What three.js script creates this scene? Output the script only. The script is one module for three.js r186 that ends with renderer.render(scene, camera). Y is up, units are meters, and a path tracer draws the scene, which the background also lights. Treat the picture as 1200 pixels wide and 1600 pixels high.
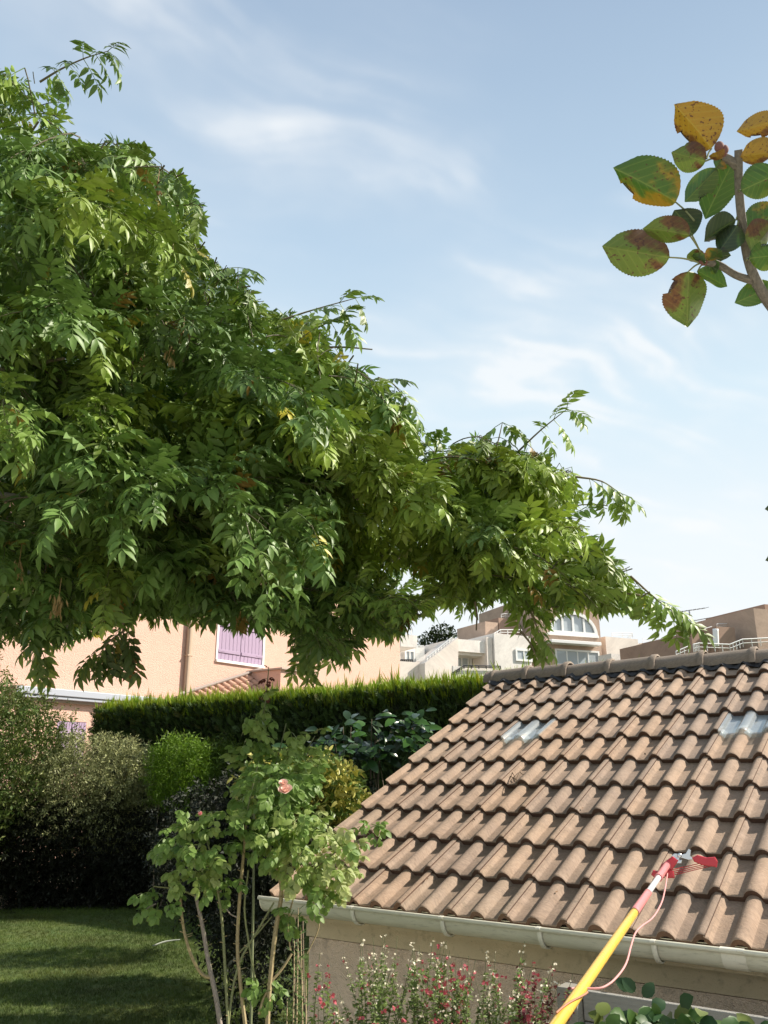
import * as THREE from 'three';
import { mergeGeometries } from 'three/addons/utils/BufferGeometryUtils.js';
import { ImprovedNoise } from 'three/addons/math/ImprovedNoise.js';
import { RoundedBoxGeometry } from 'three/addons/geometries/RoundedBoxGeometry.js';

// ------------------------------------------------------------------ camera, sky, sun, exposure
const scene = new THREE.Scene();
const H = 2.25, PITCH = 17.536 * Math.PI / 180, FPX = 1305.3;
const camera = new THREE.PerspectiveCamera(2 * Math.atan(800 / FPX) * 180 / Math.PI, 0.75, 0.05, 900);
camera.position.set(0, H, 0);
camera.rotation.set(PITCH, 0, 0);
camera.updateMatrixWorld();
const renderer = new THREE.WebGLRenderer({ antialias: true });
renderer.setSize(768, 1024);
renderer.toneMapping = THREE.LinearToneMapping;
renderer.toneMappingExposure = 1.75;
renderer.shadowMap.enabled = true;
const SUN_AZ = 85 * Math.PI / 180, SUN_EL = 40 * Math.PI / 180;     // from the right, a little ahead
const sunDir = new THREE.Vector3(Math.sin(SUN_AZ) * Math.cos(SUN_EL), Math.sin(SUN_EL), -Math.cos(SUN_AZ) * Math.cos(SUN_EL));
const sun = new THREE.DirectionalLight(new THREE.Color().setRGB(1.0, 0.915, 0.80), 4.9);
sun.position.copy(sunDir).multiplyScalar(60);
sun.castShadow = true; sun.shadow.radius = 1.5;
sun.shadow.mapSize.set(4096, 4096);
Object.assign(sun.shadow.camera, { left: -40, right: 40, top: 40, bottom: -40, near: 1, far: 200 });
scene.add(sun, sun.target);

const perlin = new ImprovedNoise();
const fbm = (x, y, z, o = 4) => { let s = 0, a = 1, n = 0; for (let i = 0; i < o; i++) { s += a * perlin.noise(x, y, z); n += a; a *= 0.5; x *= 2.03; y *= 2.03; z *= 2.03; } return s / n; };
const clamp = THREE.MathUtils.clamp, lerp = THREE.MathUtils.lerp, smooth = THREE.MathUtils.smoothstep;
function makeSky() {
  const W = 2048, Hh = 1024, d = new Float32Array(W * Hh * 4);
  const E = 1 / renderer.toneMappingExposure, ramp = [[0, 0.90, 0.94, 0.96], [0.1, 0.92, 0.96, 0.98], [0.26, 0.84, 0.92, 0.97], [0.41, 0.66, 0.82, 0.93], [0.57, 0.50, 0.655, 0.815], [0.755, 0.36, 0.485, 0.655], [1, 0.25, 0.37, 0.55]];
  const base = (up, q) => { let k = 0; while (k < ramp.length - 2 && up > ramp[k + 1][0]) k++; return lerp(ramp[k][q + 1], ramp[k + 1][q + 1], clamp((up - ramp[k][0]) / (ramp[k + 1][0] - ramp[k][0]), 0, 1)); };
  for (let j = 0; j < Hh; j++) {
    const el = ((j + 0.5) / Hh - 0.5) * Math.PI, sy = Math.sin(el);
    for (let i = 0; i < W; i++) {
      const az = ((i + 0.5) / W - 0.5) * 2 * Math.PI, dx = Math.cos(az) * Math.cos(el), dz = Math.sin(az) * Math.cos(el);
      const c = [0, 0, 0], up = Math.max(0, sy);
      // cirrus: streaks drawn out along one heading on a high sheet
      const k = 1 / (up + 0.14), px = dx * k, pz = dz * k;
      const w1 = fbm(px * 0.7 + 3, pz * 0.7, 7.3, 4), w2 = fbm(px * 2.6 - 5, pz * 2.6 + 2, 3.1, 4);
      const u = px * 0.93 - pz * 0.36 + w2 * 0.22, v = px * 0.36 + pz * 0.93 + w1 * 0.4 + w2 * 0.12;
      const broad = fbm(px * 1.15 + 9, pz * 1.15 + 4, 1.7, 6), str = fbm(u * 1.5, v * 5.0, 2.2, 7), fine = fbm(u * 3.2 + 4, v * 17, 6.2, 5), mot = fbm(px * 6 + 1, pz * 6 + 7, 8.8, 5);
      const veil = smooth(broad, -0.32, 0.34);
      let cl = veil * (0.22 + 0.85 * smooth(str + fine * 0.55, -0.3, 0.6) + 0.35 * mot);
      cl += 0.95 * smooth(str + 0.75 * fine + 0.35 * mot, 0.04, 0.62) * smooth(broad, -0.25, 0.2);
      const puff = smooth(fbm(px * 2.7 + 2, pz * 2.7 + 8, 4.4, 6) + fine * 0.2 + mot * 0.12, 0.14, 0.55) * smooth(up, 0.1, 0.3) * (1 - smooth(up, 0.5, 0.75));
      cl = clamp(cl * 0.8 + puff * 0.5, 0, 1) * smooth(up, 0.0, 0.12);
      for (let q = 0; q < 3; q++) {
        let s = base(up, q);
        s = lerp(s, Math.max(s, [0.93, 0.955, 0.97][q]), cl * 0.78);
        if (sy < 0) s = lerp(s, [0.30, 0.28, 0.24][q], smooth(-sy, 0, 0.08));
        c[q] = s * E * 1.04;
      }
      const g = Math.max(0, dx * sunDir.x + sy * sunDir.y + dz * sunDir.z);
      const o = (j * W + i) * 4, glow = 0.3 * Math.pow(g, 24);
      d[o] = c[0] + glow; d[o + 1] = c[1] + glow * 0.95; d[o + 2] = c[2] + glow * 0.85; d[o + 3] = 1;
    }
  }
  const t = new THREE.DataTexture(d, W, Hh, THREE.RGBAFormat, THREE.FloatType);
  t.mapping = THREE.EquirectangularReflectionMapping; t.magFilter = THREE.LinearFilter; t.minFilter = THREE.LinearFilter; t.needsUpdate = true;
  return t;
}
const skyTex = makeSky();
scene.background = skyTex; scene.environment = skyTex;

// ------------------------------------------------------------------ helpers
let seed = 12345;
function rnd() { seed |= 0; seed = (seed + 0x6d2b79f5) | 0; let t = Math.imul(seed ^ (seed >>> 15), 1 | seed); t = (t + Math.imul(t ^ (t >>> 7), 61 | t)) ^ t; return ((t ^ (t >>> 14)) >>> 0) / 4294967296; }
const rr = (a, b) => a + (b - a) * rnd(), pick = (a) => a[Math.floor(rnd() * a.length)];
const gauss = () => { let s = 0; for (let i = 0; i < 4; i++) s += rnd(); return (s - 2) * 1.0; };
const V = (x, y, z) => new THREE.Vector3(x, y, z), UP = V(0, 1, 0);
const C = (r, g, b) => new THREE.Color().setRGB(r, g, b);
const cp = Math.cos(PITCH), sp = Math.sin(PITCH);
function ray(px, py) { const x = (px - 600) / FPX, u = (800 - py) / FPX; return V(x, u * cp + sp, -(cp - u * sp)).normalize(); }
const EYE = V(0, H, 0);
const at = (px, py, dist) => ray(px, py).multiplyScalar(dist).add(EYE);          // a direction seen in the photograph, at a real distance
function toPx(p) { const y = p.y - H, d = -p.z * cp + y * sp, u = y * cp + p.z * sp; return [600 + FPX * p.x / d, 800 - FPX * u / d, d]; }
function hit(px, py, P, n) { const r = ray(px, py); return EYE.clone().addScaledVector(r, P.clone().sub(EYE).dot(n) / r.dot(n)); }
const azDir = (deg) => V(Math.sin(deg * Math.PI / 180), 0, -Math.cos(deg * Math.PI / 180));

const counts = {};
function numbered(name) { const n = counts[name] = (counts[name] ?? -1) + 1; return n ? name + '_' + String(n).padStart(3, '0') : name; }
function tag(o, label, category, group, kind) { if (label) o.userData.label = label; if (category) o.userData.category = category; if (group) o.userData.group = group; if (kind) o.userData.kind = kind; return o; }
function thing(name, label, category, pos, group) { const o = new THREE.Group(); o.name = numbered(name); if (pos) o.position.copy(pos); scene.add(o); o.updateMatrixWorld(true); return tag(o, label, category, group); }
function mesh(name, geo, mat, parent) { const m = new THREE.Mesh(geo, mat); m.name = parent ? name : numbered(name); m.castShadow = m.receiveShadow = true; (parent ?? scene).add(m); return m; }
// a mesh whose geometry is given in world space, put under a thing standing at its own base
function wmesh(name, geo, mat, parent) {
  parent.updateWorldMatrix(true, false);
  const inv = parent.matrixWorld.clone().invert(); geo.applyMatrix4(inv); return mesh(name, geo, mat, parent);
}
function struct(name, geo, mat) { const m = mesh(name, geo, mat); m.userData.kind = 'structure'; return m; }
function sub(name, parent, kind) { const g = new THREE.Group(); g.name = name; parent.add(g); if (kind) g.userData.kind = kind; return g; }

class GB {                                                   // collects triangles
  constructor() { this.p = []; this.u = []; this.i = []; this.c = null; }
  v(p, u = 0, w = 0) { this.p.push(p.x, p.y, p.z); this.u.push(u, w); return this.p.length / 3 - 1; }
  t(a, b, c) { this.i.push(a, b, c); }
  q(a, b, c, d) { this.i.push(a, b, c, a, c, d); }
  build() { const g = new THREE.BufferGeometry(); g.setAttribute('position', new THREE.Float32BufferAttribute(this.p, 3)); g.setAttribute('uv', new THREE.Float32BufferAttribute(this.u, 2)); g.setIndex(this.i); g.computeVertexNormals(); return g; }
}
function flat(g) { const n = g.toNonIndexed(); n.computeVertexNormals(); return n; }
function merge(list) { const l = list.map((g) => { const n = g.index ? g.toNonIndexed() : g; for (const k of Object.keys(n.attributes)) if (!['position', 'normal', 'uv'].includes(k)) n.deleteAttribute(k); return n; }); return mergeGeometries(l); }
// box between corners in a frame (origin, X, Y, Z axes)
function boxIn(o, X, Y, Z, x0, x1, y0, y1, z0, z1, bev = 0) {
  const g = bev ? new RoundedBoxGeometry(x1 - x0, y1 - y0, z1 - z0, 2, bev) : new THREE.BoxGeometry(x1 - x0, y1 - y0, z1 - z0);
  if (!bev) { const uv = g.attributes.uv, p = g.attributes.position, n = g.attributes.normal; for (let i = 0; i < p.count; i++) { const ax = Math.abs(n.getX(i)), ay = Math.abs(n.getY(i)); uv.setXY(i, ax > 0.5 ? p.getZ(i) : p.getX(i), ay > 0.5 ? p.getZ(i) : p.getY(i)); } }
  g.translate((x0 + x1) / 2, (y0 + y1) / 2, (z0 + z1) / 2);
  const m = new THREE.Matrix4().makeBasis(X, Y, Z).setPosition(o);
  g.applyMatrix4(m); return g;
}
function tube(pts, radii, sides = 6, caps = true) {          // tapered tube along points
  const curve = new THREE.CatmullRomCurve3(pts), n = Math.max(2, (pts.length - 1) * 4), b = new GB();
  const P = curve.getPoints(n); let N = V(0.31, 0.2, 0.93), L = 0;
  for (let i = 0; i <= n; i++) {
    const T = (i < n ? P[i + 1].clone().sub(P[i]) : P[i].clone().sub(P[i - 1])).normalize();
    N = N.clone().addScaledVector(T, -N.dot(T)).normalize(); const B = T.clone().cross(N), f = i / n * (radii.length - 1), k = Math.min(radii.length - 2, Math.floor(f)), r = radii.length > 1 ? lerp(radii[k], radii[k + 1], f - k) : radii[0];
    if (i) L += P[i].distanceTo(P[i - 1]);
    for (let s = 0; s <= sides; s++) { const a = s / sides * Math.PI * 2; b.v(P[i].clone().addScaledVector(N, Math.cos(a) * r).addScaledVector(B, Math.sin(a) * r), s / sides * 6.28 * r, L); }
  }
  const w = sides + 1;
  for (let i = 0; i < n; i++) for (let s = 0; s < sides; s++) b.q(i * w + s, i * w + s + 1, (i + 1) * w + s + 1, (i + 1) * w + s);
  if (caps) for (const e of [0, n]) { const c = b.v(P[e]); for (let s = 0; s < sides; s++) e ? b.t(c, e * w + s, e * w + s + 1) : b.t(c, s + 1, s); }
  return b.build();
}
const bar = (a, b, r, sides = 6) => tube([a, a.clone().lerp(b, 0.5), b], [r, r], sides);

// ------------------------------------------------------------------ textures and materials
function noiseTex(size, fn, srgb = false) {
  const d = new Uint8Array(size * size * 4);
  for (let y = 0; y < size; y++) for (let x = 0; x < size; x++) { const c = fn(x / size, y / size, x, y), o = (y * size + x) * 4; for (let k = 0; k < 3; k++) d[o + k] = clamp(Math.round((Array.isArray(c) ? c[k] : c) * 255), 0, 255); d[o + 3] = 255; }
  const t = new THREE.DataTexture(d, size, size); t.wrapS = t.wrapT = THREE.RepeatWrapping; t.magFilter = THREE.LinearFilter; t.minFilter = THREE.LinearMipmapLinearFilter; t.generateMipmaps = true; if (srgb) t.colorSpace = THREE.SRGBColorSpace; t.needsUpdate = true; return t;
}
// periodic fbm on the unit square
function pn(u, v, s, z, o = 4) { const a = u * Math.PI * 2, b = v * Math.PI * 2; return fbm(Math.cos(a) * s + z, Math.sin(a) * s + Math.cos(b) * s * 1.3, Math.sin(b) * s + z * 0.7, o); }
const rep = (t, x, y = x) => { const c = t.clone(); c.repeat.set(x, y); c.needsUpdate = true; return c; };
const tScuff = noiseTex(256, (u, v) => { const s = fbm(u * 40, v * 3, 3, 3), d = fbm(u * 6, v * 6, 8, 4); const a = 1 - Math.max(0, s - 0.25) * 0.9 - Math.max(0, d - 0.1) * 0.35; return [a, a * 0.99, a * 0.97]; });
const tStucco = noiseTex(512, (u, v) => 0.5 + 0.55 * pn(u, v, 6, 3, 5) + 0.35 * pn(u, v, 14, 9, 2));
const tMottle = noiseTex(512, (u, v) => { const a = 0.86 + 0.22 * pn(u, v, 1.4, 5, 5) + 0.12 * pn(u, v, 9, 1, 3); return [a, a * 0.99, a * 0.97]; });
const tBand = noiseTex(512, (u, v) => { const st = Math.max(0, pn(u, v, 3.2, 17, 5) - 0.12) * 1.6, sp2 = pn(u, v, 22, 4, 2) > 0.42 ? 0.25 : 0, a = 0.95 + 0.15 * pn(u, v, 1.5, 8, 4) - st * 0.5 - sp2; return [a, a * 0.98, a * 0.93]; });
const tFaint = noiseTex(512, (u, v) => { const a = 0.95 + 0.06 * pn(u, v, 1.4, 5, 5) + 0.12 * pn(u, v, 18, 1, 3); return [a, a, a]; });
const tTile = noiseTex(512, (u, v) => { const s = rnd(), a = 0.84 + 0.24 * pn(u, v, 1.6, 2, 5) + 0.30 * pn(u, v, 16, 6, 2) + (s > 0.992 ? -0.3 : s > 0.985 ? 0.14 : 0) + (rnd() - 0.5) * 0.10; const w = pn(u, v, 2.2, 12, 3); const li = Math.max(0, pn(u, v, 4.5, 21, 4) - 0.22) * 1.5; return [a - li * 0.35, a * (0.985 + 0.03 * w) - li * 0.27, a * (0.96 + 0.08 * w) - li * 0.3]; });
const tTileBump = noiseTex(512, (u, v) => 0.5 + 0.4 * pn(u, v, 20, 8, 2) + (rnd() - 0.5) * 0.5);
const tWood = noiseTex(512, (u, v) => { const g = fbm(u * 3, v * 60 + 0.8 * fbm(u * 4, v * 5, 1, 2), 3, 4); const a = 0.78 + 0.35 * g + 0.1 * (rnd() - 0.5); return [a, a, a * 0.98]; });
const tBark = noiseTex(256, (u, v) => { const a = 0.75 + 0.5 * pn(u, v, 5, 4, 4) + 0.15 * (rnd() - 0.5); return [a, a * 0.98, a * 0.95]; });
const std = (o) => new THREE.MeshStandardMaterial(o);
const leafMat = (r, g, b, rough = 0.5, tr = 0.35, o = {}) => new THREE.MeshPhysicalMaterial({ color: C(r, g, b), roughness: rough, transmission: tr, thickness: 0, side: THREE.DoubleSide, specularIntensity: 0.45, ...o });
const bark = std({ color: C(0.16, 0.12, 0.085), roughness: 0.9, map: rep(tBark, 6, 3), bumpMap: rep(tBark, 6, 3), bumpScale: 0.006 });
const twigBrown = std({ color: C(0.13, 0.10, 0.065), roughness: 0.8 });
const twigTan = std({ color: C(0.33, 0.26, 0.15), roughness: 0.75 });
const white = std({ color: C(0.78, 0.78, 0.76), roughness: 0.5 });
const darkMetal = std({ color: C(0.03, 0.03, 0.033), roughness: 0.5 });
const glassDark = new THREE.MeshPhysicalMaterial({ color: C(0.10, 0.13, 0.15), roughness: 0.08, metalness: 0, clearcoat: 1 });

// ------------------------------------------------------------------ leaf shapes
// one blade: base at o, along d, upper side n; folded along the midrib and curling down
function blade(b, o, d, n, len, wid, fold = 0.25, curl = 0.25, prof = [[0.3, 0.85], [0.62, 0.9]], u0 = 0) {
  const s = d.clone().cross(n).normalize(); let prev = null;
  const base = b.v(o, 0.5, 0);
  for (const [t, w] of prof) {
    const c = o.clone().addScaledVector(d, len * t).addScaledVector(n, -curl * len * t * t);
    const hw = wid * w / 2, l = b.v(c.clone().addScaledVector(s, -hw).addScaledVector(n, fold * hw), 0.5 - w / 2, t), m = b.v(c, 0.5, t), r = b.v(c.clone().addScaledVector(s, hw).addScaledVector(n, fold * hw), 0.5 + w / 2, t);
    if (!prev) { b.t(base, m, l); b.t(base, r, m); } else { b.q(prev[0], prev[1], m, l); b.q(prev[1], prev[2], r, m); }
    prev = [l, m, r];
  }
  const tip = b.v(o.clone().addScaledVector(d, len).addScaledVector(n, -curl * len), 0.5, 1);
  b.t(prev[0], prev[1], tip); b.t(prev[1], prev[2], tip);
}
function stick(b, p, q, r) { const d = q.clone().sub(p).normalize(), s = d.clone().cross(Math.abs(d.y) > 0.9 ? V(1, 0, 0) : UP).normalize().multiplyScalar(r), t = d.clone().cross(s).normalize().multiplyScalar(r); const a = [s, s.clone().multiplyScalar(-0.5).addScaledVector(t, 0.87), s.clone().multiplyScalar(-0.5).addScaledVector(t, -0.87)]; const i = a.map((x) => b.v(p.clone().add(x))), j = a.map((x) => b.v(q.clone().add(x))); for (let k = 0; k < 3; k++) b.q(i[k], i[(k + 1) % 3], j[(k + 1) % 3], j[k]); }
// a pinnate leaf: along +x, upper side +y
function pinnate(pairs, len, ll, lw, droop, opts = {}) {
  const b = new GB(), pt = (t) => V(len * t * (1 - 0.18 * droop * t), -droop * len * 0.5 * t * t, 0), first = opts.first ?? 0.32;
  for (let i = 0; i < 3; i++) stick(b, pt(i / 3), pt((i + 1) / 3), 0.0011 + 0.0004 * (2 - i));
  for (let k = 0; k < pairs; k++) {
    const t = first + (0.92 - first) * k / Math.max(1, pairs - 1), sc = (opts.grow ? 0.7 + 0.5 * Math.sin(Math.PI * (0.25 + 0.6 * k / pairs)) : 1);
    for (const sg of [-1, 1]) {
      const d = V(rr(0.42, 0.75), -rr(0.0, 0.38) - droop * 0.45 * t, sg * rr(0.75, 1)).normalize(), n = V(rr(-0.15, 0.3), 1, sg * rr(0, 0.35) + rr(-0.15, 0.15)); n.addScaledVector(d, -n.dot(d)).normalize();
      blade(b, pt(t), d, n, ll * sc * rr(0.85, 1.12), lw * sc * rr(0.88, 1.1), rr(0.1, 0.5), rr(0.1, 0.5), opts.prof);
    }
  }
  const d = V(1, -droop * 0.9, rr(-0.15, 0.15)).normalize(), n = V(0.3, 1, 0).addScaledVector(d, -V(0.3, 1, 0).dot(d)).normalize();
  blade(b, pt(0.97), d, n, ll * 1.1, lw * 1.1, 0.25, 0.3, opts.prof);
  return b.build();
}
function simpleLeaf(len, wid, fold, curl, prof, stalk = 0.12) { const b = new GB(); stick(b, V(0, 0, 0), V(len * stalk, 0, 0), len * 0.012); blade(b, V(len * stalk, 0, 0), V(1, 0, 0), UP, len, wid, fold, curl, prof); return b.build(); }
const roundProf = [[0.12, 0.55], [0.38, 1.0], [0.68, 0.9], [0.88, 0.5]], lanceProf = [[0.25, 0.9], [0.6, 0.8]];
// matrix that carries +x to dir with +y near up
function frame(pos, dir, up, s = 1) { const x = dir.clone().normalize(), y = up.clone().addScaledVector(x, -up.dot(x)); if (y.lengthSq() < 1e-5) y.set(0.3, 0.1, 1).addScaledVector(x, -x.dot(V(0.3, 0.1, 1))); y.normalize(); const z = x.clone().cross(y); return new THREE.Matrix4().makeBasis(x.multiplyScalar(s), y.multiplyScalar(s), z.multiplyScalar(s)).setPosition(pos); }
// many alike leaves as one part
function instances(name, geos, mat, list, parent) {                     // list: {m, c}
  parent.updateWorldMatrix(true, false); const inv = parent.matrixWorld.clone().invert();
  const holder = geos.length > 1 ? sub(name, parent, 'stuff') : parent;
  geos.forEach((g, k) => {
    const l = list.filter((_, i) => i % geos.length === k); if (!l.length) return;
    const im = new THREE.InstancedMesh(g, mat, l.length); im.name = geos.length > 1 ? 'foliage' : name; im.castShadow = im.receiveShadow = true; im.userData.kind = 'stuff';
    l.forEach((e, i) => { im.setMatrixAt(i, inv.clone().multiply(e.m)); im.setColorAt(i, e.c); });
    holder.add(im);
  });
}
// leaves through an uneven volume of ellipsoids; cs: [[px, py, dist, rx, ry, rz], ...] in metres
function cloud(cs, n, make) {
  const out = [], w = cs.map((c) => c[3] * c[4] + c[3] * c[5]), W = w.reduce((a, b) => a + b);
  for (let i = 0; i < n; i++) {
    let k = 0, r = rnd() * W; while (k < cs.length - 1 && r > w[k]) r -= w[k++];
    const c = cs[k], o = at(c[0], c[1], c[2]), d = V(gauss(), gauss(), gauss()).normalize(), f = fbm(d.x * 2.3 + c[0], d.y * 2.3 + c[1], d.z * 2.3, 3);
    const rad = Math.pow(rnd(), 0.28) * (1 + 0.5 * f);
    const p = V(o.x + d.x * c[3] * rad, o.y + d.y * c[4] * rad, o.z + d.z * c[5] * rad);
    if (p.y < 0.02) continue;
    out.push(make(p, d, rad));
  }
  return out;
}

// ------------------------------------------------------------------ ground
const lawnTex = noiseTex(512, (u, v) => { const a = 0.8 + 0.35 * pn(u, v, 2, 7, 5) + 0.35 * (rnd() - 0.5), w = pn(u, v, 1.3, 3, 3); return [a * (0.95 + 0.5 * w), a, a * 0.85]; });
{
  const g = new THREE.PlaneGeometry(900, 900, 1, 1); g.rotateX(-Math.PI / 2);
  struct('ground', g, std({ color: C(0.10, 0.115, 0.05), roughness: 1, map: rep(lawnTex, 300) }));
  const l = new THREE.PlaneGeometry(16, 22, 80, 110); l.rotateX(-Math.PI / 2);
  const p = l.attributes.position; for (let i = 0; i < p.count; i++) p.setY(i, 0.02 + 0.03 * fbm(p.getX(i) * 0.5, 0, p.getZ(i) * 0.5, 3));
  l.computeVertexNormals(); l.translate(-4, 0, -8);
  const pv = new THREE.BoxGeometry(15, 0.1, 12); pv.translate(1.0, 0.02, 3.9); struct('added_bounce_paving', pv, std({ color: C(0.56, 0.50, 0.42), roughness: 0.95, map: rep(tMottle, 6, 5) }));  // unseen pale paving, added to bounce sunlight onto wall, roses and crown
  struct('lawn', l, std({ color: C(0.085, 0.115, 0.024), roughness: 1, map: rep(lawnTex, 8, 11) }));
}

// ------------------------------------------------------------------ garage with its tiled roof
const gE = V(0.80917, 0, 0.58757).normalize(), gU = V(0.51972, 0.46648, -0.71574).normalize(), gN = gE.clone().cross(gU).normalize(); if (gN.y < 0) gN.negate();
const gO = V(-0.14902, H - 0.6346, -4.80834), GAUGE = 0.31765, S0 = -0.604;
gO.addScaledVector(gN, -0.046);
const gH = V(gU.x, 0, gU.z).normalize(), gRise = gU.y / Math.hypot(gU.x, gU.z);
const onRoof = (s, k, up = 0) => gO.clone().addScaledVector(gE, s).addScaledVector(gU, k * GAUGE).addScaledVector(gN, up);
const sAt = (px, k = 0) => { const b = onRoof(0, k), t = (px - 600) / FPX; const d0 = -b.z * cp + (b.y - H) * sp, dz = -gE.z * cp; return (t * d0 - b.x) / (gE.x - t * dz); };
const garage = thing('garage', 'low rendered garage with a brown concrete tile roof and a cream gutter', 'garage', V(gO.x, 0, gO.z));
const ROOFLEN = 9.3, TW = 0.30, COURSES = 10;
const tileMatFor = (r, g, b) => [std({ color: C(r, g, b), roughness: 0.92, map: tTile, bumpMap: tTileBump, bumpScale: 0.0016 }), std({ color: C(r * 0.34, g * 0.27, b * 0.25), roughness: 1, map: tTile, bumpMap: tTileBump, bumpScale: 0.002 })];  // second material, for the nose: shade and weathering both put into its darker brown
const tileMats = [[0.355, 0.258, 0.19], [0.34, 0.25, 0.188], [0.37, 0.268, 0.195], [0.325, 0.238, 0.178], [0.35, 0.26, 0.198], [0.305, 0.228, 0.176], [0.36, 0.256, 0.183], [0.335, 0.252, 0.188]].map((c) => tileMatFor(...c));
const tileProfile = (u) => { const hump = (x) => Math.abs(x) < 0.040 ? Math.pow(1 - Math.pow(Math.abs(x) / 0.040, 2.3), 0.75) : 0; return 0.035 * (hump(u + 0.018) + hump(u - 0.132) + hump(u - 0.282)) + (u > 0.262 ? 0.0045 : u < 0.012 ? -0.003 : 0); };
function tileGeo(v) {                                        // frame: x across, y up from the battens, z down the slope (nose at z = 0)
  const L = 0.415, T = 0.033, rear = -L, us = [-0.008, 0.012, 0.0121, 0.020, 0.0245, 0.05, 0.0895, 0.093, 0.100, 0.110, 0.121, 0.132, 0.143, 0.154, 0.164, 0.171, 0.1745, 0.2395, 0.243, 0.250, 0.2619, 0.262, 0.272, 0.282, 0.292, 0.300];
  const top = new GB(), nose = new GB(), uo = v * 0.37, vo = v * 0.21, lift = (z) => 0.031 * (1 + z / GAUGE);
  const h = (u, z) => tileProfile(u) + lift(z) + 0.004;
  const rows = [0.0, -0.008, -0.14, rear].map((z, j) => us.map((u) => top.v(V(u, h(u, z) - (j === 0 ? 0.006 : 0), z), u + uo, z + vo)));
  for (let j = 0; j < 3; j++) for (let i = 0; i < us.length - 1; i++) top.q(rows[j][i], rows[j][i + 1], rows[j + 1][i + 1], rows[j + 1][i]);
  const sideStep = (u, dir) => { const a = [0, rear].map((z) => [nose.v(V(u, h(u, z) - 0.001, z), z + uo, 0.3), nose.v(V(u, h(u, z) - 0.008, z), z + uo, 0.32)]); dir > 0 ? nose.q(a[0][0], a[0][1], a[1][1], a[1][0]) : nose.q(a[0][0], a[1][0], a[1][1], a[0][1]); };
  sideStep(0.300, 1); sideStep(-0.008, -1);
  const f = us.map((u) => [nose.v(V(u, h(u, 0) - 0.006, 0.0), u + uo, 0.9), nose.v(V(u, h(u, 0) - T, -0.004), u + uo, 0.9 - T)]);
  for (let i = 0; i < us.length - 1; i++) nose.q(f[i][0], f[i][1], f[i + 1][1], f[i + 1][0]);
  const bt = us.map((u) => [nose.v(V(u, h(u, 0) - T, -0.004), u + uo, 0.1), nose.v(V(u, h(u, -0.1) - T, -0.1), u + uo, 0.2)]);
  for (let i = 0; i < us.length - 1; i++) nose.q(bt[i][0], bt[i][1], bt[i + 1][1], bt[i + 1][0]);
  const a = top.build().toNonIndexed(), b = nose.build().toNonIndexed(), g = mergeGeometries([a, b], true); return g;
}
const tileGeos = [0, 1, 2, 3, 4].map(tileGeo);
const roof = sub('roof', garage); roof.position.set(0, gO.y, 0);
roof.updateWorldMatrix(true, false);
const roofZ = gU.clone().negate();
const glassTile = new THREE.MeshPhysicalMaterial({ color: C(0.86, 0.92, 0.94), roughness: 0.12, transmission: 0.75, thickness: 0, side: THREE.DoubleSide, specularIntensity: 1 });
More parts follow.
